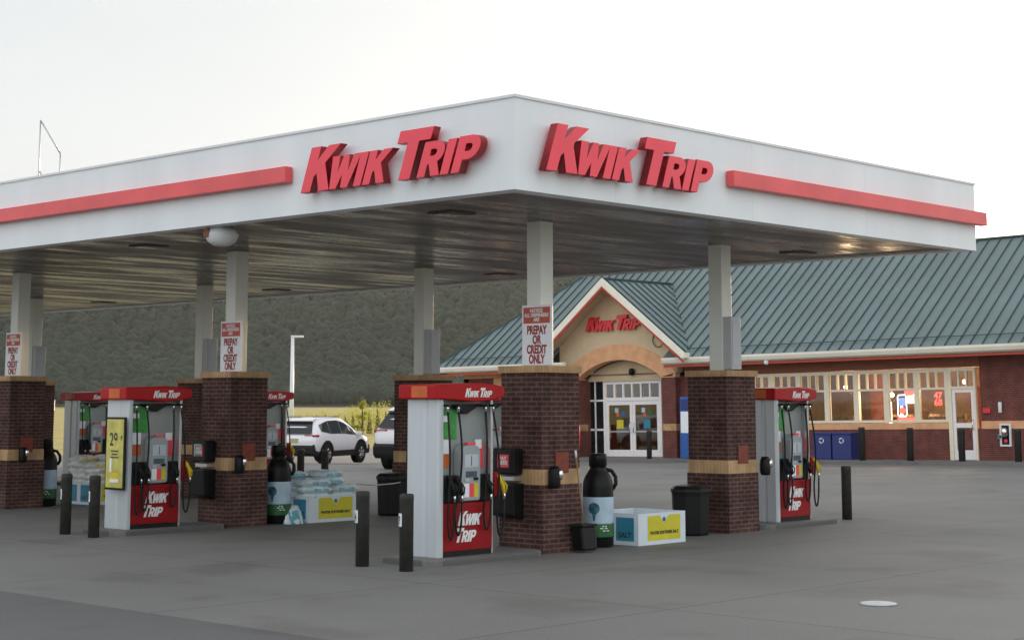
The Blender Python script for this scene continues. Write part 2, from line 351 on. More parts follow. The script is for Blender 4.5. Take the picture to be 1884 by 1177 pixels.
# glyph, x, height
ONE_LINE = [('K', 0, 1.), ('W', .76, .72), ('I', 1.60, .72), ('K', 1.87, .72), ('T', 2.62, 1.05), ('R', 3.42, .72), ('I', 4.05, .72), ('P', 4.34, .74)]
TWO_LINE = [('K', 0.0, 1.12, 1.3), ('W', .86, .9, 1.3), ('I', 1.82, .9, 1.3), ('K', 2.12, .9, 1.3), ('T', .0, 1.12, 0.), ('R', .92, .9, 0.), ('I', 1.66, .9, 0.), ('P', 1.98, .9, 0.)]
def glyph(ch, x, h, size, depth, y=0., shear=.36, wx=1., bev=0.):
    spl = [[((x+px*h*wx+shear*(py*h+y))*size, (y+py*h)*size) for px, py in sp] for sp in GL[ch]]
    return curve_mesh(spl, depth, bev)
def merged_logo(size, depth=.004, two=False):
    import bmesh
    bm = bmesh.new()
    for g in (TWO_LINE if two else [(a, b_, c, 0.) for a, b_, c in ONE_LINE]):
        me = glyph(g[0], g[1], g[2], size, depth, g[3] if two else 0.); bm.from_mesh(me)
    me = bpy.data.meshes.new('logo'); bm.to_mesh(me); bm.free(); return me

# ------------------------------------------------------------------ ground
def sstep(t): t = max(0., min(1., t)); return t*t*(3-2*t)
def gh(x, y):        # the lot falls gently towards the far left near the store
    return -.016*(max(15, min(60, y))-28.4)*sstep((x-34)/12.)
def grid_sheet(name, xs, ys, m, dz=0., keep=None):
    b = MB(); nx, ny = len(xs), len(ys)
    vs = [(x, y, gh(x, y)+dz) for y in ys for x in xs]
    fs = [(j*nx+i, j*nx+i+1, (j+1)*nx+i+1, (j+1)*nx+i) for j in range(ny-1) for i in range(nx-1)]
    b.add(vs, fs, True); return tag(b.build(name, m), kind='structure')
grid_sheet('ground', [-6000, -1000, -200, -60]+list(range(-30, 101, 2))+[130, 200, 400, 1000, 6000], [-6000, -1000, -200, -60]+list(range(-30, 101, 2))+[130, 200, 400, 1000, 6000], M['field'], -.03)
grid_sheet('forecourt', list(range(10, 79, 2)), list(range(-24, 73, 2)), M['concrete'])
grid_sheet('asphalt_road', [-40, -20, -10, 0, 4, 7, 10.0], [-24, -10, 0, 10, 20, 30, 50, 72], M['asphalt'], .001)

# hill and forest
def hill_h(x, y):
    c, s_ = math.cos(yaw), math.sin(yaw); d = x*c+y*s_; r = x*s_-y*c
    t = sstep((d-820-35*math.sin(r*.0035))/620.)
    top = 122+10*math.sin(r*.0025+1.)+5*math.sin(r*.009)+4*math.sin(r*.021+2)
    top *= 1-.35*sstep((r-110)/460.)
    top += 9*math.sin(r*.03+d*.004)*t                  # gullies
    return t*top - .1
hb = MB(); c_, s_ = math.cos(yaw), math.sin(yaw)
ds = [780+i*20 for i in range(38)]+[1560, 1700, 2000, 2400]; rs = [-1300+i*22 for i in range(119)]
vs = []
for d in ds:
    for r_ in rs:
        x = d*c_+r_*s_; y = d*s_-r_*c_; vs.append((x, y, hill_h(x, y)))
n = len(rs); hb.add(vs, [(j*n+i, j*n+i+1, (j+1)*n+i+1, (j+1)*n+i) for j in range(len(ds)-1) for i in range(n-1)], True)
tag(hb.build('hill', M['hill']), kind='structure')
fb = MB()
rng = random.Random(3)
for k in range(26000):
    d = 828+rng.random()**1.1*640; r_ = rng.uniform(-345, 330)*(d/1100.)
    x = d*c_+r_*s_; y = d*s_-r_*c_; z = hill_h(x, y)
    if z < .5: continue
    big = rng.random(); h = rng.uniform(4, 7)+3.5*big*big; w_ = rng.uniform(2.2, 3.6)+1.8*big*big
    nn = 6; a0 = rng.random()*6
    vs = [(x, y, z+h)]
    for (rr, zz) in ((.6, .82), (1., .48), (.75, .1)):
        for i in range(nn):
            a = a0+2*PI*i/nn; q = w_*rr*rng.uniform(.7, 1.25); vs.append((x+q*math.cos(a), y+q*math.sin(a), z+h*zz*rng.uniform(.88, 1.12)))
    fs = [(0, 1+i, 1+(i+1) % nn) for i in range(nn)]
    for q in range(2):
        for i in range(nn): fs.append((1+q*nn+i, 1+q*nn+(i+1) % nn, 1+(q+1)*nn+(i+1) % nn, 1+(q+1)*nn+i))
    fb.add(vs, fs, True)
tag(fb.build('forest', M['wood_mass']), 'dark green wooded hillside behind the fuel canopy', 'forest', kind='stuff')

# ------------------------------------------------------------------ canopy
CX0, CX1, CY0, CY1, CZ0, CZ1 = 14.60, 26.1, 13.7, 48.0, 4.64, 5.77
can = empty('fuel_canopy', (CX0, CY0, CZ0), 0, 'large white flat fuel canopy with red raised lettering and red stripes over the pumps', 'canopy')
W_, L_, H_ = CX1-CX0, CY1-CY0, CZ1-CZ0
b = MB()
t = .25
b.box(0, t, 0, L_, 0, H_); b.box(t, W_, 0, t, 0, H_); b.box(W_-t, W_, t, L_, 0, H_); b.box(t, W_-t, L_-t, L_, 0, H_)
b.build('fascia', M['fascia'], can)
y = 1.9
while y < L_-.5: b = MB(); b.box(-.0025, 0.0, y-.004, y+.004, .02, H_-.04); b.build('panel_joint', M['fascia'], can); y += 3.05
x = 1.9
while x < W_-.5: b = MB(); b.box(x-.004, x+.004, -.0025, 0, .02, H_-.04); b.build('panel_joint', M['fascia'], can); x += 3.05
b = MB(); b.box(-.02, .06, -.02, L_, H_, H_+.035); b.box(.06, W_+.02, -.02, .06, H_, H_+.035); b.build('coping', M['white'], can)
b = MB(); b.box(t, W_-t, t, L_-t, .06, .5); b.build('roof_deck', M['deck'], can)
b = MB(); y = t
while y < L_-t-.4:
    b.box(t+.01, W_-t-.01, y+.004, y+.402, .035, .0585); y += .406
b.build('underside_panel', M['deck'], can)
# raised letters, left face (-X) and right face (-Y)
LW = 5.0
def canopy_letters(mtx, size, axis):
    for ch, x, h in ONE_LINE:
        me = glyph(ch, x, h, size, .115, 0., .33, 1.03, .006); me.transform(Matrix.Diagonal((1.13, 1, 1, 1)))
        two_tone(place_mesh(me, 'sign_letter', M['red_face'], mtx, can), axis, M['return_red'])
S = .62
tot = 5.45*S
canopy_letters(on_mx(-.13, (17.50-CY0), 4.90-CZ0), .59, 0)
canopy_letters(on_my((14.96-CX0), -.13, 4.90-CZ0), .59, 1)
b = MB(); b.box(-.15, -.02, 17.9-CY0, L_, 5.09-CZ0, 5.31-CZ0); b.build('stripe', M['stripe'], can, .006)
b = MB(); b.box(18.90-CX0, W_+.14, -.15, -.02, 5.07-CZ0, 5.29-CZ0); b.build('stripe', M['stripe'], can, .006)
# roof access rail (thin metal frame above the roof)
r0 = empty('roof_rail', (15.6, 26.2, 5.3), 0, 'thin triangular metal rail standing on top of the canopy roof', 'rail')
b = MB(); k = 1.04
for P_ in ([(0, .0, 0), (0, 0, 1.75)], [(0, 0, 1.75), (.25, -.28, 1.15)], [(.25, -.28, 1.15), (.25, -.28, 0)], [(0, 0, .85), (.2, -.2, .45)], [(0, .1, .47), (.3, -.35, .47)]): b.tube(P_, .014, 6)
b.build('rail_frame', M['steel'], r0)
# lamps flush under the canopy
lamp0 = None
lights = [(x, y) for y in (16.3, 23.5, 30.7, 37.9) for x in (16.1, 24.6)]
for i, (x, y) in enumerate(lights):
    if lamp0 is None:
        lamp0 = empty('canopy_light', (x, y, CZ0), 0, 'flat unlit square lamp under the canopy', 'light', 'flat lamps under the canopy')
        b = MB(); b.box(-.24, .24, -.24, .24, .012, .035); b.build('housing', M['deck'], lamp0, .006)
        b = MB(); b.box(-.19, .19, -.19, .19, .006, .0115); b.build('lens', M['deck'], lamp0)
    else:
        c = copy_tree(lamp0); c.location = (x, y, CZ0)
# white horn / dome unit
d0 = empty('canopy_speaker', (14.98, 20.0, CZ0), 0, 'round white speaker unit hanging under the front edge of the canopy', 'speaker')
b = MB(); b.lathe(0, 0, [(.02, -.27), (.12, -.26), (.21, -.2), (.25, -.1), (.23, -.04), (.12, .04)], 20); b.build('housing', M['white'], d0)
b = MB(); b.disc((-.25, .05, -.08), 'x', .07, .06); b.build('mount', M['soffit'], d0)

# ------------------------------------------------------------------ canopy columns
def make_column():
    r = empty('canopy_column', (0, 0, 0), 0, 'x', 'column', 'brick based columns under the canopy')
    w = .79
    b = MB(); b.box(-.02, w+.02, -.02, w+.02, -.05, .945); b.build('brick_base', M['brick'], r)
    b = MB(); b.box(0, w, 0, w, 1.155, 2.5); b.build('brick_shaft', M['brick'], r)
    b = MB(); b.box(-.005, w+.005, -.005, w+.005, .945, 1.155); b.build('stone_band', M['tan_brick'], r)
    b = MB(); b.box(-.035, w+.035, -.035, w+.035, 2.5, 2.6); b.build('cap', M['tan_brick'], r, .004)
    c = w/2; b = MB(); b.box(c-.135, c+.135, c-.135, c+.135, 2.6, CZ0+.1); b.build('post', M['post'], r, .008)
    return r
col0 = make_column()
X1, X2, RY0, DY = 17.47, 22.22, 15.87, 7.12
def row(x, k): return RY0+DY*k+.058*(x-17.5)
colspots = [(X1, 0, 'brick canopy column nearest the camera with broom and prepay sign'),
            (X2, 0, 'brick canopy column right of the white carton, beside the rightmost pump'),
            (X1, 1, 'brick canopy column with prepay sign right of the pump with the yellow 29 poster'),
            (X2, 1, 'brick canopy column behind the nearest pump in front of the white pickup'),
            (X1, 2, 'brick canopy column with prepay sign at the left edge of the photo'),
            (X2, 2, 'brick canopy column just behind the pump with the yellow 29 poster'),
            (X2, 3, 'far brick canopy column mostly hidden behind the column at the left edge')]
for i, (x, k, lab) in enumerate(colspots):
    o = col0 if i == 0 else copy_tree(col0)
    o.location = (x, row(x, k), 0); o['label'] = lab
# boxes on the posts
jb = None
for i, (x, k, lab) in enumerate([(X2, 0, 'grey metal box on the post right of the white carton'), (X2, 1, 'grey metal box on the post behind the nearest pump'),
                    (X2, 2, 'grey metal box on the post behind the pump with the yellow poster'), (X2, 3, 'grey metal box on the far left back post')]):
    if jb is None:
        jb = empty('junction_box', (0, 0, 0), 0, lab, 'box', 'grey boxes on the back posts')
        b = MB(); b.box(0, .28, -.16, -.002, 0, .86); b.build('housing', M['box_grey'], jb, .006)
        b = MB(); b.box(.03, .25, -.17, -.161, .05, .81); b.build('cover', M['box_grey'], jb, .003)
        o = jb
    else: o = copy_tree(jb)
    o['label'] = lab; o.location = (x+.28, row(x, k)+.26, 2.62)
# prepay signs
def make_sign():
    r = empty('prepay_sign', (0, 0, 0), 0, 'x', 'sign', 'prepay or credit only signs on the columns')
    b = MB(); b.box(-.012, .012, -.29, .29, 0, .77); b.build('board', M['sign_white'], r, .01)
    b = MB(); b.box(-.0165, -.0125, -.255, .255, .535, .74); b.build('red_panel', M['sign_red'], r)
    me = text_mesh("NOTICE:\nALL DISPENSERS\nARE", .064, .003, .002, spacing=.9); place_mesh(me, 'lettering', M['letter_white'], on_mx(-.019, 0, .675), r)
    me = text_mesh("PREPAY\nOR\nCREDIT\nONLY", .15, .003, .006, spacing=.82); me.transform(Matrix.Diagonal((.74, 1, 1, 1)))
    place_mesh(me, 'lettering', M['text_red'], on_mx(-.015, 0, .40), r)
    return r
sg = make_sign()
for i, (k, lab) in enumerate([(0, 'prepay or credit only sign on the nearest column, its words sharp and readable'), (1, 'prepay or credit only sign on the column right of the yellow 29 poster'),
                    (2, 'prepay or credit only sign on the column at the left edge of the photo')]):
    o = sg if i == 0 else copy_tree(sg)
    o['label'] = lab; o.location = (X1+.20, RY0+DY*k+.27, 2.605); o.scale = (1, 1, 1.12)

# things fixed to the column faces
def make_service():
    r = empty('windshield_service_center', (0, 0, 0), 0, 'x', 'service box', 'black windshield service boxes on the columns')
    b = MB(); b.box(-.22, 0, -.20, .20, .62, .98); b.build('towel_box', M['blackp'], r, .03)
    b = MB(); b.prism([(-.24, .06), (.0, 0.0), (.0, .5), (-.26, .5)], lambda a, c, d: (a, d, c), -.22, .22); b.build('bucket', M['blackp'], r, .02)
    b = MB(); b.box(-.16, 0, -.16, .17, .53, .6); b.build('bracket', M['steel'], r, .01)
    return r
sv = make_service()
for i, (k, lab) in enumerate([(0, 'black windshield service box with red sticker on the nearest column'), (1, 'black windshield service box with grey window on the column right of the yellow poster'),
                              (2, 'black windshield service box on the column at the left edge')]):
    o = sv if i == 0 else copy_tree(sv)
    o['label'] = lab; o.location = (X1-.006, RY0+DY*k+.55, .46)
    if i == 0:
        b = MB(); b.box(-.228, -.221, -.12, .09, .72, .90); b.build('sticker', M['red_face'], o)
        me = text_mesh("PAY\nHERE", .075, .002, .003, spacing=.8); place_mesh(me, 'lettering', M['letter_white'], on_mx(-.23, -.015, .82), o)
    if i == 1:
        b = MB(); b.box(-.228, -.221, -.08, .12, .72, .92); b.build('window', M['screen'], o)
pl = None
for i, (x, k, lab) in enumerate([(X1, 0, 'rusty red plate above the band of the nearest column'), (X2, 0, 'rusty red plate above the band of the column right of the white carton'),
                    (X1, 1, 'dark red plate on the column right of the yellow poster'), (X1, 2, 'dark red plate on the column at the left edge')]):
    if pl is None:
        b = MB(); b.box(-.14, .14, -.02, -.001, 0, .29); pl = b.build('wall_plate', M['rust'], None, .008); o = pl
        tag(pl, lab, 'plate', 'rusty plates on the columns')
    else: o = pl.copy(); COL.objects.link(o); o['label'] = lab
    o.location = (x+.40, row(x, k)-.002, 1.10)
ex = None
for i, (x, k, lab, dx) in enumerate([(X1, 0, 'small black cylinder with chrome lid on the nearest column', .07), (X2, 0, 'small black holder on the right side of the column beside the rightmost pump', .82),
                    (X1, 1, 'small black cylinder on the column right of the yellow poster', .07), (X1, 2, 'small black cylinder on the column at the left edge', .2)]):
    if ex is None:
        ex = empty('ash_holder', (0, 0, 0), 0, lab, 'ashtray', 'small black holders on the columns')
        b = MB(); b.lathe(0, -.09, [(.07, 0), (.085, .04), (.085, .24), (.06, .3)], 16); b.build('holder_body', M['blackp'], ex)
        b = MB(); b.lathe(.04, -.165, [(.02, .12), (.035, .15), (.035, .22), (.02, .26)], 12); b.build('chrome_cap', M['chrome'], ex)
        b = MB(); b.box(-.03, .03, -.03, 0, .05, .2); b.build('bracket', M['blackp'], ex)
        o = ex
    else: o = copy_tree(ex)
    o['label'] = lab; o.location = (x+.08+dx, row(x, k)-.006, .9)
# broom and dustpan at the near column
dp = empty('dust_pan', (18.13, 15.66, .03), 0, 'black upright dust pan with a long wooden handle at the nearest brick column', 'dust pan')
b = MB(); b.tube([(0, .02, .35), (.0, .16, 1.30)], .012); b.build('handle', M['wood'], dp)
b = MB(); b.tube([(.0, .157, 1.28), (.0, .17, 1.38)], .016); b.build('grip', M['letter_white'], dp)
b = MB(); b.prism([(-.15, 0), (.15, 0), (.16, .33), (-.16, .33)], lambda a, c, d: (a, d+.1*c, c), -.11, .10); b.build('pan', M['blackp'], dp, .03)
b = MB(); b.box(-.17, .17, -.10, .15, .332, .36); b.build('pan_rim', M['carblack'], dp, .01)

# ------------------------------------------------------------------ pump islands
isl = None
for i, (x, k, lab) in enumerate([(15.12, 0, 'concrete island under the nearest pump'), (23.3, 0, 'concrete island under the rightmost pump'), (15.12, 1, 'concrete island under the pump with the yellow poster'),
                    (23.3, 1, 'concrete island behind the nearest pump'), (23.3, 2, 'concrete island behind the column with the salt bags'), (23.3, 3, 'concrete island under the far left pump')]):
    if isl is None:
        b = MB()
        pts = arc(.3, .3, .3, 180, 270, 6)+arc(1.95, .3, .3, 270, 360, 6)+arc(1.95, .85, .3, 0, 90, 6)+arc(.3, .85, .3, 90, 180, 6)
        b.prism(pts, lambda a, c, d: (a, c, d), -.02, .08); isl = b.build('pump_island', M['concrete'], None, .02); o = isl
        tag(isl, lab, 'kerb', 'concrete pump islands')
    else: o = isl.copy(); COL.objects.link(o); o['label'] = lab
    o.location = (x, row(x, k)-.10, 0)

logo_small = merged_logo(.118)
logo_two = merged_logo(.165, .004, True)
def make_pump():
    r = empty('fuel_pump', (0, 0, 0), 0, 'x', 'fuel pump', 'red and grey fuel pumps under the canopy')
    D = .62
    # end columns
    b = MB(); b.box(-.02, .06, 0, D, -.055, 2.0)
    vs_ = [(-.021, .0), (-.045, .03), (-.045, .20), (-.030, .235), (-.030, .26), (-.050, .30), (-.050, .59), (-.021, .62)]
    b.prism(vs_, lambda a, c, d: (a, c, d), -.055, 2.0)
    b.build('end_panel', M['grey_metal'], r, .012)
    b = MB(); b.box(1.14, 1.2, .04, D-.04, -.055, 2.0); b.build('end_panel', M['steel'], r, .01)
    # lower cabinet
    b = MB(); b.box(.061, 1.139, .01, D-.01, .02, .64); b.build('lower_cabinet', M['cab_red'], r, .008)
    b = MB(); b.box(.065, 1.135, .02, D-.02, -.055, .019); b.build('plinth', M['black'], r)
    place_mesh(logo_two, 'lettering', M['letter_white'], on_my(.30, .006, .13), r)
    place_mesh(logo_two, 'lettering', M['letter_white'], on_py(.86, D-.006, .13), r)
    # upper body
    b = MB(); b.box(.061, 1.139, .16, D-.16, .641, 2.0); b.build('upper_body', M['body_grey'], r)
    for side, sg_ in (('f', -1), ('b', 1)):
        def Y(d): return (.16-d) if sg_ < 0 else (D-.16+d)
        def bx(bb, x0, x1, d0, d1, z0, z1):
            ya, yb = Y(d0), Y(d1); return bb.box(x0, x1, min(ya, yb), max(ya, yb), z0, z1)
        b = MB(); bx(b, .065, .44, .001, .13, .645, 1.0); b.build('nozzle_boot', M['blackp'], r, .02); b = MB(); bx(b, .86, 1.135, .001, .13, .645, 1.0); b.build('nozzle_boot', M['blackp'], r, .02)
        b = MB()
        pts = [(.46, .66), (.84, .66), (.86, .72), (.86, 1.32), (.80, 1.38), (.65, 1.41), (.50, 1.38), (.44, 1.32), (.44, .72)]
        ya, yb = Y(.001), Y(.17); b.prism(pts, lambda a, c, d: (a, d, c), min(ya, yb), max(ya, yb)); b.build('display_head', M['head'], r, .02)
        b = MB(); bx(b, .50, .80, .171, .176, 1.10, 1.27); b.build('screen', M['screen'], r)
        b = MB(); bx(b, .53, .77, .171, .177, .97, 1.05); b.build('keypad', M['lcd'], r)
        b = MB(); bx(b, .70, .79, .171, .185, .93, .965); b.build('card_reader', M['blackp'], r)
        b = MB(); bx(b, .50, .60, .171, .180, .915, .955); b.build('receipt_slot', M['steel'], r)
        b = MB(); bx(b, .56, .74, .10, .178, 1.395, 1.425); b.build('head_trim', M['red_face'], r)
        b = MB(); bx(b, .64, .655, .176, .179, 1.12, 1.25); b.build('screen_mark', M['lcd'], r)
        b = MB(); bx(b, .49, .60, .171, .176, .71, .89); b.build('price_card', M['sign_white'], r)
        b = MB(); bx(b, .61, .70, .171, .176, .71, .89); b.build('grade_button', M['red_face'], r)
        b = MB(); bx(b, .71, .80, .171, .176, .71, .89); b.build('grade_button', M['yellow'], r)
        b = MB(); bx(b, .08, .36, .0015, .012, 1.28, 1.48) ; b.build('card', M['sign_white'], r)
        b = MB(); bx(b, .08, .36, .0015, .012, 1.10, 1.275); b.build('card', M['orange'], r)
        b = MB(); bx(b, .88, 1.10, .0015, .012, 1.08, 1.42); b.build('card', M['red_face'], r)
        b = MB(); bx(b, .91, 1.06, .013, .016, 1.34, 1.46); b.build('card', M['sign_white'], r)
        b = MB(); bx(b, .09, .50, .0015, .02, 1.47, 1.87); b.build('topper_sign', M['green'], r)
        b = MB(); bx(b, .13, .30, .0205, .024, 1.70, 1.78); b.build('sign_print', M['sign_white'], r)
        # hoses: from the top brackets to the nozzles and down in a loop
        for j, (hx, nx) in enumerate(((.10, .20), (.33, .36), (.93, .98), (1.10, 1.28))):
            top = Y(.20); nz = Y(.2)
            b = MB(); b.box(hx-.03, hx+.03, min(Y(.02), Y(.24)), max(Y(.02), Y(.24)), 1.90, 1.93); b.build('hose_bracket', M['black'], r)
            b = MB(); b.tube([(hx, top, 1.93), (hx, top, 1.83)], [.018, .026]); b.build('hose_fitting', M['chrome'], r)
            P_ = []
            fx = nx+(.03 if j < 2 else .05); low = .12+.05*((j*7) % 3)
            for q in range(25):
                u = q/24.
                if u < .5:
                    v = u*2; P_.append((hx+(nx-.09-hx)*v**1.5+(.03 if j % 2 else -.02)*math.sin(v*PI), Y(.20+.06*math.sin(v*PI)), 1.84-(1.84-.55)*v))
                else:
                    v = (u-.5)*2; a = v*PI
                    P_.append((nx-.09+(fx-nx+.09)*(1-math.cos(a))/2, Y(.2+.02*v), .55-(.55-low)*math.sin(a)**.7+(.12)*v))
            b = MB(); b.tube(P_, .0155, 7); b.build('hose', M['black'], r)
            b = MB(); b.tube([(fx, Y(.22), .66), (fx, Y(.22), .75)], [.018, .022]); b.build('hose_fitting', M['chrome'], r)
            b = MB(); b.tube([(fx, Y(.22), .74), (fx-.01, Y(.20), .86), (fx-.03, Y(.15), .96), (fx-.05, Y(.10), 1.0)], [.026, .034, .03, .014]); b.tube([(fx+.01, Y(.25), .76), (fx-.0, Y(.27), .84), (fx-.02, Y(.20), .93)], .01)
            b.build('nozzle', M['nozzle_y'] if j == 3 else M['black'], r)
        b = MB(); bx(b, 1.205, 1.34, .0, .14, .70, 1.02); b.build('nozzle_boot', M['cab_red'], r, .015)
    # valance
    b = MB()
    pts = [(-.16, 2.0), (.25, 1.985), (.7, 1.96), (1.1, 1.985), (1.34, 2.03), (1.34, 2.17), (1.1, 2.2), (.7, 2.215), (.25, 2.2), (-.16, 2.19)]
    b.prism(pts, lambda a, c, d: (a, d, c), -.06, D+.06); b.build('valance', M['val_red'], r, .02)
    place_mesh(logo_small, 'lettering', M['letter_white'], on_my(.44, -.066, 2.025), r)
    place_mesh(logo_small, 'lettering', M['letter_white'], on_py(.94, D+.066, 2.025), r)
    b = MB(); b.box(-.164, -.161, .12, .42, 2.02, 2.17); b.build('orange_reflection', M['orange'], r)  # warm reflection on the valance end, put in as an orange patch
    b = MB(); b.prism([(.30, 1.93), (.62, 1.80), (.95, 1.94)], lambda a, c, d: (a, d, c), .05, .158); b.build('top_shroud', M['blackp'], r)
    return r
pump0 = make_pump()
PX1, PX2 = 15.50, 23.95
for i, (x, k, lab) in enumerate([(PX1, 0, 'nearest fuel pump with its left column beside the bollard numbered 3'), (PX2, 0, 'rightmost fuel pump right of the last brick column'),
        (PX1, 1, 'fuel pump with the yellow 29 cent poster on its end panel'), (PX2, 1, 'fuel pump hidden behind the nearest brick column'),
        (PX2-.05, 2, 'fuel pump half hidden behind the column above the bottle and salt bags'), (PX2-.1, 3, 'far fuel pump at left behind the pump with the yellow poster')]):
    o = pump0 if i == 0 else copy_tree(pump0)
    o.location = (x, row(x, k)+.12, .13); o['label'] = lab; o.scale = (.86, 1, 1)

# poster with 29 on the second pump
ps = empty('price_poster', (15.38, 23.18, .70), 0, 'yellow poster reading 29 cents in a black frame on the end of a pump', 'poster')
b = MB(); b.box(-.03, 0, -.27, .27, 0, 1.15); b.build('frame', M['blackp'], ps, .006)
b = MB(); b.box(-.036, -.0305, -.235, .235, .035, 1.115); b.build('sheet', M['poster'], ps)
me = text_mesh("29", .29, .003, .003); me.transform(Matrix.Diagonal((.78, 1, 1, 1))); place_mesh(me, 'lettering', M['text_dark'], on_mx(-.038, .035, .70), ps)
me = text_mesh("\u00a2", .11, .003, .002); place_mesh(me, 'lettering', M['text_dark'], on_mx(-.038, -.185, .80), ps)
b = MB()
for q, (yy, zz, ww) in enumerate(((0, .60, .10), (0, .55, .08), (0, .50, .11))): b.box(-.038, -.0365, yy-ww, yy+ww, zz, zz+.022)
b.build('small_print', M['text_dark'], ps)
b = MB(); b.box(-.038, -.0365, .08, .13, .28, .5); b.box(-.038, -.0365, -.12, .12, .12, .17); b.build('picture', M['sign_white'], ps)
b = MB(); b.box(-.038, -.0365, -.10, .10, .17, .27); b.build('picture', M['nozzle_y'], ps)

# ------------------------------------------------------------------ bollards
def bollard(x, y, z, h, r_, lab, num=None, grp='dark steel bollards around the forecourt'):
    o = empty('bollard', (x, y, z), 0, lab, 'bollard', grp)
    b = MB(); b.lathe(0, 0, [(r_, -.05), (r_, h-.08), (r_*1.03, h-.075), (r_*1.03, h-.02), (r_*.9, h)], 24); b.build('post', M['bollard'], o)
    if num:
        b = MB(); b.box(-r_-.003, -r_*.8, -.045, .045, h-.40, h-.24); b.build('number_plate', M['sign_white'], o)
        me = text_mesh(num, .14, .002, .005); place_mesh(me, 'number', M['text_dark'], on_mx(-r_-.005, 0, h-.375), o); o.rotation_euler = (0, 0, math.radians(-28))
    return o
bollard(14.61, 15.57, 0, .95, .088, 'dark bollard numbered 3 in front of the nearest pump', '3')
bollard(14.65, 16.44, 0, .95, .088, 'dark bollard with a white number tag left of the bollard numbered 3', '4')
bollard(14.89, 23.82, 0, .95, .088, 'dark bollard numbered 8 at the left, leftmost of the two beside the yellow poster', '8')
bollard(14.84, 22.93, 0, .95, .088, 'dark bollard with white tag 7 just left of the yellow poster pump', '7')
bollard(26.35, 16.54, 0, .95, .088, 'dark bollard standing alone right of the rightmost pump')
bollard(26.4, 31.0, 0, .95, .088, 'dark bollard seen above the salt bags in front of the white SUV', None)
bollard(26.4, 31.9, 0, .95, .088, 'dark bollard close to the column left of the salt bags', None)

# ------------------------------------------------------------------ jugs, cartons, bags, bins
def make_jug():
    r = empty('display_jug', (0, 0, 0), 0, 'x', 'display bottle', 'giant black bottle displays')
    b = MB(); b.lathe(0, 0, [(.20, 0), (.225, .03), (.225, .86), (.218, .93), (.19, 1.01), (.145, 1.08), (.118, 1.12), (.115, 1.155), (.13, 1.16), (.13, 1.31), (.118, 1.34)], 28); b.build('bottle', M['blackp'], r)
    b = MB(); b.tube([(.08, -.07, 1.11), (.17, -.12, 1.09), (.225, -.15, 1.0), (.23, -.15, .90), (.19, -.12, .82)], .03); b.build('handle', M['blackp'], r)
    b = MB(); b.lathe(0, 0, [(.228, .34), (.229, .35), (.229, .71), (.228, .72)], 28); b.build('label', M['jug_label'], r)
    b = MB(); b.lathe(0, 0, [(.230, .15), (.231, .16), (.231, .33), (.230, .34)], 28); b.build('label', M['green2'], r)
    # round tree emblem on the label, curved with the bottle
    b = MB()
    def onj(a, z, rr=.232): return (rr*math.cos(a), rr*math.sin(a), z)
    ca = math.radians(205); R_ = .085
    for k2 in range(10):
        z0 = .56-R_+2*R_*k2/10; z1 = z0+2*R_/10
        w0 = math.sqrt(max(0, R_*R_-(z0-.56)**2))/.232; w1 = math.sqrt(max(0, R_*R_-(z1-.56)**2))/.232
        for u in range(4):
            b.quad(onj(ca-w0+2*w0*u/4, z0), onj(ca-w0+2*w0*(u+1)/4, z0), onj(ca-w1+2*w1*(u+1)/4, z1), onj(ca-w1+2*w1*u/4, z1))
    b.quad(onj(ca-.03, .38), onj(ca+.05, .38), onj(ca+.14, .49), onj(ca-.14, .49))
    b.build('emblem', M['globe'], r)
    b = MB()
    for z0, a0, a1 in ((.27, 228, 262), (.235, 238, 268), (.30, 236, 256)):
        for u in range(6):
            if u % 3 == 2: continue
            p, q = math.radians(a0+(a1-a0)*u/6), math.radians(a0+(a1-a0)*(u+.8)/6)
            b.quad(onj(p, z0, .2335), onj(q, z0, .2335), onj(q, z0+.016, .2335), onj(p, z0+.016, .2335))
    b.build('label_print', M['sign_white'], r)
    return r
jug = make_jug(); jug.location = (18.96, 16.12, 0); jug['label'] = 'giant black bottle display with green and blue label beside the nearest column'
dup(jug, (18.72, 23.22, 0), 'giant black bottle display half hidden behind the column right of the yellow poster')
dup(jug, (18.60, 30.55, 0), 'giant black bottle display behind the column at the left edge')

def make_carton():
    r = empty('salt_carton', (0, 0, 0), 0, 'x', 'carton', 'white display cartons for softener salt')
    w, d, h = 1.13, 1.0, .46
    b = MB(); t = .02
    b.box(0, w, 0, t, 0, h); b.box(0, w, d-t, d, 0, h); b.box(0, t, t, d-t, 0, h); b.box(w-t, w, t, d-t, 0, h); b.box(t, w-t, t, d-t, 0, .1)
    b.build('tray', M['carton'], r)
    # yellow panel with a notch, front
    def front(a, c, dd): return (a, -dd, c)
    pan = [(.22, .06), (1.0, .06), (1.0, .42), (.72, .42), (.61, .30), (.50, .42), (.22, .42)]
    b = MB(); b.prism(pan, front, .002, .005); b.build('printed_panel', M['yellow'], r)
    me = text_mesh("WATER SOFTENER SALT", .062, .002, .003); place_mesh(me, 'lettering', M['text_dark'], on_my(.61, -.007, .15), r)
    b = MB(); b.prism(arc(.61, .36, .035, 0, 360, 13), front, .002, .005); b.build('printed_badge', M['ice_blue'], r)
    def left(a, c, dd): return (-dd, a, c)
    pan2 = [(.08, .06), (.42, .06), (.42, .40), (.08, .40)]
    b = MB(); b.prism(pan2, left, .002, .005); b.prism([(p[0]+.48, p[1]) for p in pan2], left, .002, .005); b.build('printed_panel', M['teal'], r)
    me = text_mesh("SALT", .11, .002, .003); place_mesh(me, 'lettering', M['text_dark'], on_mx(-.007, .25, .11), r)
    return r
ct = make_carton(); ct.location = (19.43, 15.75, 0); ct['label'] = 'empty white carton with yellow and teal panels right of the giant bottle'
c2 = dup(ct, (19.12, 22.86, 0), 'white carton under the blue salt bags in front of the white SUV')
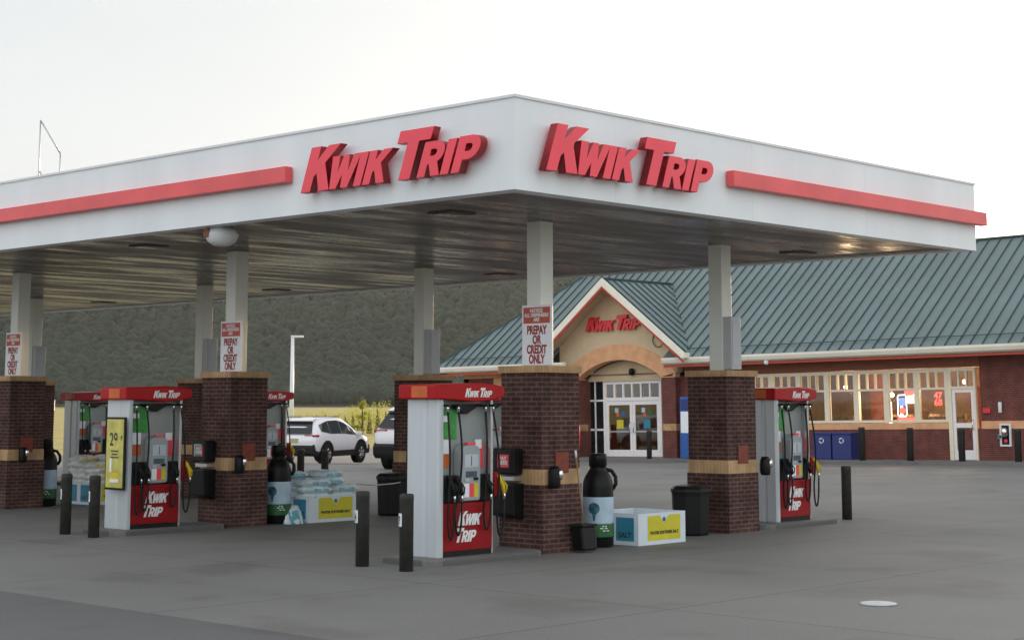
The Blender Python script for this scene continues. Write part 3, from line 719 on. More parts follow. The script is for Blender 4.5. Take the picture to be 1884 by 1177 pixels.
c3 = dup(ct, (19.35, 30.0, 0), 'white carton with teal panel under the pale bags at the far left')
def bag_mesh(sd_):
    rg = random.Random(sd_); b = MB(); nx, ny = 12, 8; W2, D2, T2 = .30, .20, .075
    ph = [rg.uniform(0, 6) for _ in range(6)]
    def pt(i, j, s):
        u = -1+2*i/nx; v = -1+2*j/ny
        e = (1-abs(u)**3.5)**.6*(1-abs(v)**3)**.6 if abs(u) < 1 and abs(v) < 1 else 0
        wr = .010*math.sin(7*u+ph[0]+3*v)+.008*math.sin(9*v+ph[1]+4*u)+.006*math.sin(17*u+ph[2])
        return (W2*u*(1-.06*v*v), D2*v*(1-.07*u*u), T2+s*(T2*e+wr*e*(s > 0))-(0 if s < 0 else .0)+.008*math.sin(5*u+ph[3])*(1-e))
    vs = [pt(i, j, 1) for j in range(ny+1) for i in range(nx+1)]+[pt(i, j, -1) for j in range(ny+1) for i in range(nx+1)]
    n = nx+1; o = n*(ny+1); fs = []
    for j in range(ny):
        for i in range(nx):
            a = j*n+i; fs.append((a, a+1, a+n+1, a+n)); fs.append((o+a, o+a+n, o+a+n+1, o+a+1))
    b.add(vs, fs, True); return b
def make_bag(sd_, m, mp_):
    r = empty('salt_bag', (0, 0, 0), 0, 'x', 'bag'); bag_mesh(sd_).build('sack', m, r)
    b = MB()
    for (x0, x1) in ((-.16, -.03), (.0, .17)):
        for side in (-1, 1):
            yy = side*.185; vs = [(x0, yy, .045), (x1, yy, .045), (x1, yy, .10), (x0, yy, .10)]
            b.add([(p[0], p[1]+dy, p[2]) for dy in (0, side*.012) for p in vs], [(0, 1, 2, 3), (4, 5, 6, 7), (0, 1, 5, 4), (1, 2, 6, 5), (2, 3, 7, 6), (3, 0, 4, 7)])
    b.prism([(-.15, -.10), (.15, -.10), (.15, .10), (-.15, .10)], lambda a, c, d: (a, c, d), .135, .152)
    b.build('print', mp_, r); return r
def stack(cx, cy, z0, cols, m, mp_, labf, group):
    protos = [make_bag(s_, m, mp_) for s_ in (1, 2, 3)]; used = [0, 0, 0]; k = 0
    for (ax, ay, n_) in cols:
        for lv in range(n_):
            p = (k*2+lv) % 3; o = protos[p] if not used[p] else copy_tree(protos[p]); used[p] = 1
            o.location = (cx+ax+random.uniform(-.03, .03), cy+ay+random.uniform(-.03, .03), z0+lv*.118)
            o.rotation_euler = (random.uniform(-.04, .04), random.uniform(-.04, .04), random.uniform(-.12, .12)+(PI if lv % 2 else 0))
            o['label'] = labf(k, lv, n_); o['group'] = group; k += 0
        k += 1
colname = ['front left', 'front right', 'middle left', 'middle right', 'back left', 'back right']
ords = ['bottom', 'second', 'third', 'fourth', 'fifth', 'sixth']
def labA(k, lv, n_): return 'blue salt bag, %s of the %s pile beside the white SUV' % ('top bag' if lv == n_-1 else ords[lv]+' bag', colname[k])
def labB(k, lv, n_): return 'pale bag, %s of the %s pile behind the left bollards' % ('top bag' if lv == n_-1 else ords[lv]+' bag', colname[k])
stack(19.12, 22.86, .36, [(.30, .22, 3), (.86, .22, 2), (.28, .55, 3), (.84, .55, 4), (.30, .84, 4), (.86, .82, 4)], M['bag'], M['bagprint'], labA, 'blue and white salt bags on the carton')
stack(19.35, 30.0, .36, [(.30, .22, 4), (.86, .22, 4), (.28, .55, 4), (.84, .55, 5), (.30, .84, 5), (.86, .82, 5)], M['bag_y'], M['bagprint_y'], labB, 'pale bags on the far left carton')
lb = make_bag(5, M['bag'], M['bagprint']); lb.location = (18.88, 23.05, .02); lb.rotation_euler = (0, math.radians(-60), math.radians(80)); lb['label'] = 'single blue salt bag leaning against the carton near the bottle'

def make_can():
    r = empty('trash_can', (0, 0, 0), 0, 'x', 'trash can', 'black trash cans under the canopy')
    b = MB(); b.lathe(0, 0, [(.26, 0), (.29, .03), (.31, .62), (.32, .66)], 8, smooth=False); b.build('bin_body', M['blackp'], r, .01)
    b = MB(); b.lathe(0, 0, [(.33, .665), (.33, .72), (.26, .77), (.12, .79)], 8, smooth=False); b.build('lid', M['black'], r, .01)
    return r
tc0 = make_can(); tc0.location = (21.62, 16.45, 0); tc0.rotation_euler = (0, 0, .39); tc0['label'] = 'black trash can left of the column beside the rightmost pump'
dup(tc0, (21.55, 23.35, 0), 'black trash can behind the bollard numbered 3, below the white pickup')
ch = MB(); ch.tube([(20.35, 23.0, .62), (20.8, 23.0, .585), (21.25, 23.0, .60), (21.9, 23.2, .64)], .01); tag(ch.build('chain', M['steel']), 'thin metal chain running behind the bollards to the trash can', 'chain')

# storm cover
b = MB(); b.lathe(0, 0, [(.19, 0), (.19, .012), (.17, .016)], 32, sx=1., sy=1.); o = b.build('drain_cover', M['cover'], None, 0, (15.63, 9.46, .003)); tag(o, 'small pale round metal cover in the pavement at lower right', 'drain cover')

# ------------------------------------------------------------------ store
st = empty('store_building', (52, 28.4, .13), 0, 'brick convenience store with green standing seam metal roof and gabled entrance', 'store')
st.rotation_euler = (math.atan(-.016), 0, 0)
def yy(Y): return Y-28.4
# sidewalk in front of the store, sloping with it
b = MB(); b.box(-1.9, 12, yy(16), yy(53.4), -.4, 0); o = b.build('sidewalk', M['sidewalk']); o.location = st.location; o.rotation_euler = st.rotation_euler; tag(o, kind='structure')
YR, YL = yy(15), yy(51.8)
gL, gR = yy(45.9), yy(39.95)       # gable wall
dL, dR = yy(44.95), yy(40.62)      # entrance opening
wL, wR = yy(37.0), yy(27.3)
# brick walls
def wallbox(y0, y1, z0, z1, m_, x0=0., x1=.3, nm='wall'):
    b = MB(); b.box(x0, x1, y0, y1, z0, z1); return b.build(nm, m_, st)
wallbox(gL, YL, 0, 1.04, M['brick_store']); wallbox(gL, YL, 1.30, 3.3, M['brick_store']); wallbox(gL-.0, YL, 1.04, 1.30, M['tan_brick'], -.012, .3, 'stone_band')
wallbox(wR, gR, 0, 1.04, M['brick_store']); wallbox(wL, gR, 1.30, 3.3, M['brick_store'])
wallbox(yy(28.5), gR, 1.04, 1.25, M['peach'], -.02, .3, 'stone_band')
wallbox(YR, wR, 0, 1.04, M['brick_store']); wallbox(YR, wR, 1.3, 3.5, M['brick_store']); wallbox(YR, wR, 1.04, 1.30, M['peach'], -.02, .3, 'stone_band')
wallbox(wR, gR, 3.12, 3.5, M['soffit'], 0, .3, 'frieze'); wallbox(gR, wL, 3.30, 3.5, M['peach'], -.01, .3, 'frieze') if False else None
wallbox(gL, YL, 3.3, 3.55, M['peach'], -.015, .3, 'frieze')
b = MB(); b.box(0, 10, YL-.3, YL, 0, 3.5); b.box(0, 10, YR, YR+.3, 0, 3.5); b.box(9.7, 10, YR+.3, YL-.3, 0, 3.5); b.build('wall', M['brick_store'], st)
# the pilaster at the left end and tan wall panel
b = MB(); b.box(-.1, 0, yy(49.2), yy(49.9), 0, 3.3); b.build('pilaster', M['peach'], st, .01)
# soffit, gutter, trim
for (y0, y1) in ((yy(14.5), yy(40.0)), (yy(45.0), yy(52.6))):
    b = MB(); b.box(-.95, 0.1, y0, y1, 3.50, 3.54); b.build('soffit', M['soffit'], st)
    b = MB(); b.prism([(-.95, 3.545), (-1.05, 3.60), (-1.10, 3.72), (-1.10, 3.80), (-.95, 3.80)], lambda a, c, d: (a, d, c), y0, y1); b.build('gutter', M['trim'], st)
    b = MB(); b.box(-.955, -.92, y0+.02, y1-.02, 3.44, 3.499); b.build('trim_board', M['redtrim'], st)
b = MB(); b.box(-.95, 10, YL+.02, YL+.8, 3.5, 3.54); b.build('soffit', M['soffit'], st)
# roof planes with standing seams
PIT = .75; EX, EZ = -1.06, 3.81; RX = 4.35; RZ = EZ+PIT*(RX-EX)
HY = .80                                  # the hip runs in plan HY metres back per metre up the slope
yL, yR_ = yy(52.65), yy(13.5)
b = MB(); th = .06
def slab(bb, pts, th=.06):
    n = len(pts); top = [tuple(p) for p in pts]; bot = [(p[0], p[1], p[2]-th) for p in pts]
    bb.add(top+bot, [tuple(range(n)), tuple(range(2*n-1, n-1, -1))]+[(i, (i+1) % n, n+(i+1) % n, n+i) for i in range(n)])
hipy = yL-HY*(RX-EX)
def vz0(x): return EZ+PIT*(x-EX)
slab(b, [(EX, yR_, EZ), (RX, yR_, RZ), (RX, gR, RZ), (EX, gR, EZ)])
slab(b, [(-.15, gR, vz0(-.15)), (RX, gR, RZ), (RX, gL, RZ), (-.15, gL, vz0(-.15))])
slab(b, [(EX, gL, EZ), (RX, gL, RZ), (RX, hipy, RZ), (EX, yL, EZ)])
slab(b, [(RX, yR_, RZ), (2*RX-EX, yR_, EZ), (2*RX-EX, yL, EZ), (RX, hipy, RZ)])
slab(b, [(EX, yL, EZ), (RX, hipy, RZ), (2*RX-EX, yL, EZ)])
b.build('roof', M['roof'], st)
# gable geometry
gc = yy(42.75); ghw = 3.95; GZ = 7.03; gx0 = -1.25
gslope = (GZ-3.98)/ghw
xr = EX+(GZ-EZ)/PIT                        # where the gable ridge meets the main roof
def vz(x): return EZ+PIT*(x-EX)
def seam(bb, p, q, n_, w_=.022, h_=.05):
    p, q, n_ = Vector(p), Vector(q), Vector(n_).normalized(); t_ = (q-p).normalized(); s2 = t_.cross(n_)*w_/2
    vs = [p-s2, p+s2, q+s2, q-s2]; vs = vs+[v+n_*h_ for v in vs]
    bb.add(vs, [(0, 1, 2, 3), (4, 5, 6, 7), (0, 1, 5, 4), (1, 2, 6, 5), (2, 3, 7, 6), (3, 0, 4, 7)])
b = MB(); y = yR_+.2; nrm = (-PIT, 0, 1)
while y < yL-.15:
    x1 = RX if y < hipy else EX+(yL-y)/HY
    x0 = EX
    if abs(y-gc) < ghw:
        x0 = EX+max(0, (GZ-gslope*abs(y-gc)-EZ))/PIT
    if x1 > x0+.05: seam(b, (x0, y, vz(x0)), (x1, y, vz(x1)), nrm)
    y += .46
b.build('roof_seam', M['seam'], st)
b = MB(); seam(b, (EX, yL, EZ), (RX, hipy, RZ), (-.5, .5, 1), .12, .05); seam(b, (RX, hipy, RZ), (RX, yR_, RZ), (0, 0, 1), .18, .05); b.build('ridge_cap', M['seam'], st)
b = MB()
for (y0, y1) in ((yR_, gR-.3), (gL+.3, yL-.3)):
    b.tube([(EX+.32, y0, vz(EX+.32)+.09), (EX+.32, y1, vz(EX+.32)+.09)], .018, 6)
b.build('snow_guard', M['seam'], st)
# gable roof
b = MB()
for s in (-1, 1):
    e = gc+s*ghw; ez = GZ-gslope*ghw
    xe = EX+max(.0, (ez-EZ))/PIT
    slab(b, [(gx0, gc, GZ), (xr, gc, GZ), (xe, e, ez), (gx0, e, ez)] if s > 0 else [(gx0, e, ez), (xe, e, ez), (xr, gc, GZ), (gx0, gc, GZ)], .05)
b.build('gable_roof', M['roof'], st)
b = MB()
for s in (-1, 1):
    x = gx0+.15
    while x < xr:
        t0 = 0; vmax = ghw
        if x > EX: vmax = (GZ-vz(x))/gslope if vz(x) > GZ-gslope*ghw else ghw
        if vmax > .1: seam(b, (x, gc, GZ), (x, gc+s*vmax, GZ-gslope*vmax), (0, s*gslope, 1))
        x += .44
seam(b, (gx0, gc, GZ), (xr, gc, GZ), (0, 0, 1), .16, .05)
b.build('roof_seam', M['seam'], st)
b = MB()
for s in (-1, 1):
    b.prism([(gc, GZ+.03), (gc+s*(ghw+.03), GZ+.03-gslope*(ghw+.03)), (gc+s*(ghw+.03), GZ-.27-gslope*(ghw+.03)), (gc, GZ-.30)], lambda a, c, d: (d, a, c), gx0-.05, gx0-.001)
b.build('rake_board', M['trim'], st)
b = MB()
for s in (-1, 1):
    b.prism([(gc, GZ-.301), (gc+s*ghw, GZ-.301-gslope*ghw), (gc+s*ghw, GZ-.40-gslope*ghw), (gc, GZ-.40)], lambda a, c, d: (d, a, c), gx0-.03, gx0+.02)
b.build('trim_board', M['redtrim'], st)
b = MB()
for s in (-1, 1):
    b.prism([(gc, GZ-.06), (gc+s*ghw, GZ-.06-gslope*ghw), (gc+s*ghw, GZ-.10-gslope*ghw), (gc, GZ-.10)], lambda a, c, d: (d, a, c), gx0, -.31)
b.build('soffit', M['stucco'], st)
b = MB(); b.box(gx0-.1, gx0+.25, gc-ghw-.12, gc-ghw+.08, GZ-gslope*ghw-.22, GZ-gslope*ghw-.02); b.build('gutter', M['trim'], st, .01)
# gable wall in stucco with arched opening: front plane x=-.3
GX = -.3
ac = (dL+dR)/2; hw = (dL-dR)/2
SPR, RISE = 3.12, .72
Rr = (hw*hw+RISE*RISE)/(2*RISE)
a_half = math.degrees(math.asin(hw/Rr))
inner = [(ac+Rr*math.sin(math.radians(a)), SPR+RISE-Rr+Rr*math.cos(math.radians(a))) for a in [a_half-2*a_half*i/24 for i in range(25)]]   # from left to right (y dec)
Ro = Rr+.62; oz = SPR+RISE-Rr
ohw = 2.95; oa = math.degrees(math.asin(ohw/Ro))
outer = [(ac+Ro*math.sin(math.radians(a)), oz+Ro*math.cos(math.radians(a))) for a in [oa-2*oa*i/24 for i in range(25)]]
fn = lambda a, c, d: (d, a, c)
# brick piers, bands
for (y0, y1) in ((dL, gL), (gR, dR)):
    wallbox(y0, y1, 0, 1.04, M['brick_store'], GX, .3); wallbox(y0, y1, 1.30, 3.08, M['brick_store'], GX, .3); wallbox(y0, y1, 1.04, 1.30, M['tan_brick'], GX-.012, .3, 'stone_band')
    wallbox(y0, y1, 3.08, SPR+.0, M['peach'], GX-.05, .3, 'stone_band')
wallbox(gR-.0, gR+.001, 0, 0.001, M['peach'])if False else None
b = MB()
for i in range(24):
    q = [inner[i], inner[i+1], outer[i+1], outer[i]]
    b.prism(q, fn, GX-.05, .1)
b.build('arch', M['peach'], st)
b = MB()
# stucco above the arch, strip by strip up to the roof line
def roofz(y): return GZ-.1-gslope*abs(y-gc)
pts_top = []
for i in range(24):
    (y0, z0), (y1, z1) = outer[i], outer[i+1]
    r0_, r1_ = roofz(y0), roofz(y1)
    if r0_ > z0 or r1_ > z1: b.prism([(y0, z0), (y1, z1), (y1, max(r1_, z1)), (y0, max(z0, r0_))], fn, GX, .1)
b.build('gable_wall', M['stucco'], st)
b = MB()
for y0, y1 in ((outer[0][0], gL+.02), (gR-.02, outer[-1][0])):
    if y1 > y0: b.box(GX, .1, y0, y1, SPR+.001, roofz((y0+y1)/2))
b.box(GX+.002, .1, gR+.0, gR+.12, SPR+.002, 3.9); b.box(GX+.002, .1, gL-.12, gL, SPR+.002, 3.9)
b.build('gable_wall', M['stucco'], st)
# tympanum above the doors, recessed
TX = .35
b = MB(); b.prism(inner+[(dR, 3.02), (dL, 3.02)], fn, TX, TX+.15); b.build('tympanum', M['stucco'], st)
for (y0, y1) in ((dL, dL+.05), (dR-.05, dR)):
    b = MB(); b.box(.301, 1.3, y0, y1, 0, 3.0); b.build('wall', M['brick_store'], st)
# store logo on the gable
for ch_, x_, h_ in ONE_LINE:
    me = glyph(ch_, x_, h_, .56, .12, 0., .36, 1.03, .004); place_mesh(me, 'sign_letter', M['red'], on_mx(GX-.11, yy(44.35), 5.02), st)
# wall lamp over the door and dangling loop cable
b = MB(); b.lathe(TX-.12, yy(42.55), [(.04, 3.22), (.11, 3.26), (.12, 3.42), (.07, 3.5)], 12); b.build('wall_lamp', M['blackp'], st)
b = MB(); b.tube([(GX-.02, yy(40.95), 4.75), (GX-.06, yy(40.98), 4.5), (GX-.06, yy(40.85), 4.3), (GX-.06, yy(40.6), 4.27), (GX-.06, yy(40.45), 4.42), (GX-.06, yy(40.42), 4.6)], .018, 6); b.build('cable', M['black'], st)
# entrance doors
EXd = .45
y0, y1 = yy(41.25), yy(44.25)
e = MB()
def fr(b, ya, yb, za, zb, x0=EXd, x1=EXd+.1): b.box(x0, x1, ya, yb, za, zb)
b = MB(); fr(b, y0, y0+.12, 0, 3.02); fr(b, y1-.12, y1, 0, 3.02); fr(b, y0+.12, y1-.12, 2.90, 3.02); fr(b, y0+.12, y1-.12, 2.22, 2.36)
for i in range(1, 6):
    q = y0+.12+(y1-y0-.24)*i/6; fr(b, q-.035, q+.035, 2.36, 2.90)
edr = b.build('entrance_frame', M['doorframe'], st, .004)
b = MB(); b.box(EXd+.04, EXd+.05, y0+.12, y1-.12, 2.36, 2.9); b.build('transom_glass', M['glass'], edr)
mid = (y0+y1)/2
for (ya, yb) in ((y0+.13, mid-.01), (mid+.01, y1-.13)):
    b = MB(); x0, x1 = EXd+.02, EXd+.07
    b.box(x0, x1, ya, ya+.13, .01, 2.21); b.box(x0, x1, yb-.13, yb, .01, 2.21); b.box(x0, x1, ya+.13, yb-.13, .01, .28); b.box(x0, x1, ya+.13, yb-.13, 2.06, 2.21)
    dd = b.build('entrance_door', M['doorframe'], st, .004)
    b = MB(); b.box(EXd+.04, EXd+.05, ya+.13, yb-.13, .28, 2.06); b.build('glass', M['glass'], dd)
    b = MB(); b.box(EXd+.025, EXd+.035, ya+.13, yb-.13, .98, 1.03); b.build('push_bar', M['steel'], dd)
    hy_ = ya+.09 if ya > mid else yb-.09
    b = MB(); b.tube([(EXd-.0, hy_, .95), (EXd-.06, hy_, 1.0), (EXd-.06, hy_, 1.3), (EXd-.0, hy_, 1.35)], .018); b.build('handle', M['chrome'], dd)
    for q, (dy, z, sz, mm) in enumerate(((.35, 1.3, .17, 'yellow' if ya > mid else 'teal'), (.25, 1.72, .1, 'ice_blue' if ya > mid else 'green2'), (.55, 1.68, .08, 'orange'), (.6, 1.85, .09, 'sticker' if False else 'jug_label'))):
        b = MB(); b.box(EXd+.034, EXd+.038, ya+.13+dy, ya+.13+dy+sz*2, z-sz, z+sz); b.build('door_sticker', M[mm], dd)
# sidelight left of the doors
b = MB(); ys = yy(44.25); b.box(EXd, EXd+.08, ys, yy(45.0), .0, .06); b.box(EXd, EXd+.08, ys, yy(45.0), 2.22, 2.29); b.box(EXd, EXd+.08, ys, yy(45.0), 1.04, 1.12); b.box(EXd, EXd+.08, yy(44.65), yy(44.71), .06, 3.02); b.build('sidelight_frame', M['doorframe'], st)
b = MB(); b.box(EXd+.03, EXd+.04, ys+.0, yy(45.0), .06, 3.02); b.build('sidelight_glass', M['darkglass'], st)
# shop windows, each with three upper lites
wy = [28.5, 29.68, 30.88, 32.09, 33.31, 34.52, 35.72, 36.92]
for i in range(7):
    ya, yb = yy(wy[i]), yy(wy[i+1])
    x0, x1 = -.03, .1
    b = MB()
    b.box(x0, x1, ya, ya+.11, 1.27, 3.10); b.box(x0, x1, yb-.10, yb-.002, 1.27, 3.10)
    b.box(x0, x1, ya+.11, yb-.10, 1.27, 1.36); b.box(x0, x1, ya+.11, yb-.10, 2.98, 3.10); b.box(x0, x1, ya+.11, yb-.10, 2.38, 2.45)
    for j in (1, 2):
        q = ya+.11+(yb-ya-.21)*j/3; b.box(x0, x1, q-.025, q+.025, 2.45, 2.98)
    wd = b.build('window', M['winframe'], st)
    b = MB(); b.box(.04, .05, ya+.11, yb-.10, 1.36, 2.38); b.box(.04, .05, ya+.11, yb-.10, 2.45, 2.98); b.build('pane', M['glass'], wd)
# neon and window posters: bottle shape sign and red digits
ny = yy(30.35)
b = MB(); loop = [(ny+.17, 1.55), (ny+.17, 2.15), (ny+.13, 2.22), (ny-.13, 2.22), (ny-.17, 2.15), (ny-.17, 1.55), (ny-.13, 1.48), (ny+.13, 1.48), (ny+.17, 1.55)]
b.tube([(.12, p, z) for p, z in loop], .018, 6)
ne = b.build('neon_sign', M['neon_white'], st)
b = MB(); b.box(.14, .15, ny-.12, ny+.12, 1.85, 2.12); b.build('neon_panel', M['neon_blue'], ne)
b = MB(); b.disc((.12, ny, 1.68), 'x', .11, .02); b.build('neon_disc', M['neon_red'], ne)
b = MB(); b.box(.13, .14, yy(29.85), yy(30.25), 2.22, 2.36); b.build('neon_strip', M['neon_red'], ne)
b = MB(); b.box(.13, .14, yy(29.82), yy(30.13), 1.92, 2.2); b.build('lit_card', M['glow_warm'], ne)
b = MB(); b.box(.13, .14, yy(29.9), yy(30.55), 1.37, 1.44); b.build('lit_card', M['neon_red'], ne)
me = text_mesh("47\n68", .30, .01, .004, spacing=.8); place_mesh(me, 'neon_number', M['neon_red'], on_mx(.12, yy(28.95), 2.08), st)
# side door with transom
ya, yb = yy(27.45), yy(28.42)
b = MB(); b.box(-.05, .1, ya, ya+.07, 0, 3.10); b.box(-.05, .1, yb-.07, yb+.075, 0, 3.10); b.box(-.05, .1, ya+.07, yb-.07, 2.99, 3.10); b.box(-.05, .1, ya+.07, yb-.07, 2.38, 2.47)
for j in (1, 2): q = ya+.07+(yb-ya-.14)*j/3; b.box(-.05, .1, q-.025, q+.025, 2.47, 2.99)
sdr = b.build('side_door_frame', M['winframe'], st)
b = MB(); b.box(.02, .03, ya+.07, yb-.07, 2.47, 2.99); b.build('transom_glass', M['glass'], sdr)
b = MB(); x0, x1 = -.02, .05; b.box(x0, x1, ya+.08, ya+.19, .01, 2.37); b.box(x0, x1, yb-.19, yb-.08, .01, 2.37); b.box(x0, x1, ya+.19, yb-.19, .01, .33); b.box(x0, x1, ya+.19, yb-.19, 1.08, 1.24); b.box(x0, x1, ya+.19, yb-.19, 2.26, 2.37)
dd = b.build('side_door', M['doorframe'], st)
b = MB(); b.box(.01, .02, ya+.19, yb-.19, .33, 1.08); b.box(.01, .02, ya+.19, yb-.19, 1.24, 2.26); b.build('glass', M['glass'], dd)
b = MB(); b.tube([(-.03, ya+.14, 1.0), (-.09, ya+.14, 1.05), (-.09, ya+.14, 1.3), (-.03, ya+.14, 1.35)], .018); b.build('handle', M['chrome'], dd)
# interior room
b = MB(); b.box(.3, 9.6, YR+.31, YL-.31, .0, .02); b.build('interior_floor', M['inter_floor'], st)
b = MB(); b.box(7.0, 7.1, YR+.31, YL-.31, .03, 3.4); b.box(.31, 6.9, yy(25.0), yy(25.1), .03, 3.4); b.build('interior_wall', M['inter'], st)
b = MB(); b.box(.31, 6.99, YR+.31, YL-.31, 3.25, 3.3); b.build('ceiling', M['inter'], st)
b = MB(); b.box(1.6, 1.7, yy(31.9), yy(32.5), .03, 3.2); b.build('interior_panel', M['orangewall'], st)
b = MB(); b.box(1.3, 1.4, yy(26.8), yy(28.4), .4, 2.5); b.build('interior_panel', M['orangewall'], st)
for i in range(6):
    yq = yy(29.2+i*2.3); b = MB(); b.box(2.4, 3.1, yq, yq+1.4, .03, 1.55)
    for z in (.4, .75, 1.1, 1.45): b.box(2.33, 3.17, yq-.02, yq+1.42, z, z+.03)
    b.build('shelf', M['shelf'], st)
for i, (x, Y, z) in enumerate(((1.5, 31.55, 2.25), (2.0, 30.9, 2.2), (3.0, 34.4, 2.6), (2.5, 28.2, 2.4), (4, 30, 2.7), (3.5, 42.3, 2.7))):
    b = MB(); b.lathe(x, yy(Y), [(.02, z-.08), (.07, z-.04), (.07, z+.04), (.02, z+.08)], 12); pl_ = b.build('pendant_lamp', M['glow_dim'], st)
    b = MB(); b.tube([(x, yy(Y), z+.075), (x, yy(Y), 3.24)], .008, 5); b.build('cord', M['black'], pl_)
    ld = bpy.data.lights.new('shop_lamp', 'POINT'); ld.energy = 80; ld.color = (1, .66, .36); ld.shadow_soft_size = .12
    lo = bpy.data.objects.new('shop_lamp', ld); COL.objects.link(lo); lo.parent = st; lo.location = (x+.25, yy(Y), z-.15)
b = MB(); b.lathe(1.0, yy(31.35), [(.06, 1.2), (.06, 2.0)], 10); b.lathe(1.1, yy(30.95), [(.05, 1.45), (.05, 1.85)], 10); b.build('lit_display', M['glow_warm'], st)
# things on / at the store wall
b = MB(); b.box(-.03, 0, -.13, .13, 0, .17); o = b.build('wall_notice', M['red'], None, .004); o.location = (51.97, 27.1, 1.55+.13+.03); tag(o, 'small red notice on the brick wall right of the side door', 'notice')
b = MB(); b.lathe(0, 0, [(.05, 0), (.07, .04), (.055, .12), (.07, .3), (.05, .36)], 12); o = b.build('wall_thermometer', M['letter_white'], None); o.location = (51.93, 26.6, 1.72); tag(o, 'white narrow gauge on the brick wall at the right', 'gauge')
wb = empty('fire_connection', (51.99, 26.45, .62), 0, 'white framed box with silver valve low on the brick wall', 'valve box')
b = MB(); b.box(-.06, 0, -.2, -.14, 0, .75); b.box(-.06, 0, .14, .2, 0, .75); b.box(-.06, 0, -.14, .14, 0, .06); b.box(-.06, 0, -.14, .14, .69, .75); b.build('frame', M['letter_white'], wb)
b = MB(); b.box(-.02, -.005, -.14, .14, .06, .69); b.build('back_plate', M['black'], wb)
b = MB(); b.lathe(-.12, .0, [(.05, .32), (.1, .36), (.1, .56), (.05, .62)], 14); b.disc((-.2, .22, .32), 'x', .08, .12); b.build('valve', M['chrome'], wb)
b = MB(); b.disc((-.06, 0, .18), 'x', .06, .05); b.build('cap', M['red_face'], wb)
b = MB(); b.lathe(0, 0, [(.02, -.18), (.08, -.15), (.09, -.07), (.05, 0)], 14); o = b.build('security_camera', M['letter_white'], None); o.location = (51.05, 35.3, 3.60); tag(o, 'small white camera under the eave right of the column', 'camera')

# recycling bins
def make_bin():
    r = empty('recycling_bin', (0, 0, 0), 0, 'x', 'recycling bin', 'blue recycling bins at the store wall')
    b = MB(); b.box(0, .62, -.38, .38, 0, .86); b.build('bin_body', M['bin_blue'], r, .02)
    b = MB(); b.box(-.02, .64, -.40, .40, .865, .95); b.build('lid', M['bin_blue'], r, .02)
    b = MB()
    for a in range(3):
        p = [( .10*math.cos(math.radians(a*120+20+i*18)), .66+.10*math.sin(math.radians(a*120+20+i*18))) for i in range(6)]
        p2 = [(.065*math.cos(math.radians(a*120+110-i*18)), .66+.065*math.sin(math.radians(a*120+110-i*18))) for i in range(6)]
        b.prism(p+p2, lambda a_, c, d: (d, a_, c), -.006, -.001)
    b.build('recycling_symbol', M['letter_white'], r)
    return r
b0 = make_bin(); b0.location = (51.25, 33.15, .06); b0['label'] = 'blue recycling bin nearer the rightmost pump, left of the pair'
dup(b0, (51.25, 32.33, .07), 'blue recycling bin nearer the side door, right of the pair')
# bollards at the store
for i, (Y, lab) in enumerate(((31.75, 'dark bollard right beside the blue recycling bins'), (29.88, 'dark bollard under the shop window with the red numbers'), (27.98, 'dark bollard in front of the side door'),
                    (26.0, 'dark bollard at the right edge beside the silver valve box'))):
    bollard(50.6, Y+.05-.7, .10, 1.12, .11, lab)
bollard(50.3, 40.2, -.06, 1.05, .10, 'dark bollard in front of the store entrance doors')
# blue ice cabinet and red poster board
ic = empty('ice_cabinet', (50.85, 38.2, -.03), 0, 'tall blue and white cabinet at the store wall behind the right column', 'cabinet')
b = MB(); b.box(0, .8, 0, .95, 0, 2.3); b.build('cabinet_body', M['ice_blue'], ic, .02)
b = MB(); b.box(-.012, -.002, .05, .9, .95, 1.75); b.build('front_panel', M['sign_white'], ic)
b = MB(); b.box(-.012, -.002, .05, .9, 1.8, 2.2); b.build('header', M['bin_blue'], ic)
pb = empty('poster_board', (51.25, 44.72, -.1), 0, 'narrow red and white poster board left of the store entrance', 'poster board')
b = MB(); b.prism([(-.14, 0), (.14, 0), (.14, 1.25), (-.14, 1.25)], lambda a, c, d: (d+.1*c, a, c), 0, .03); b.build('board', M['red_face'], pb, .004)
b = MB(); b.prism([(-.11, .9), (.11, .9), (.11, 1.2), (-.11, 1.2)], lambda a, c, d: (d+.1*c, a, c), -.006, -.001); b.build('picture', M['trim'], pb)

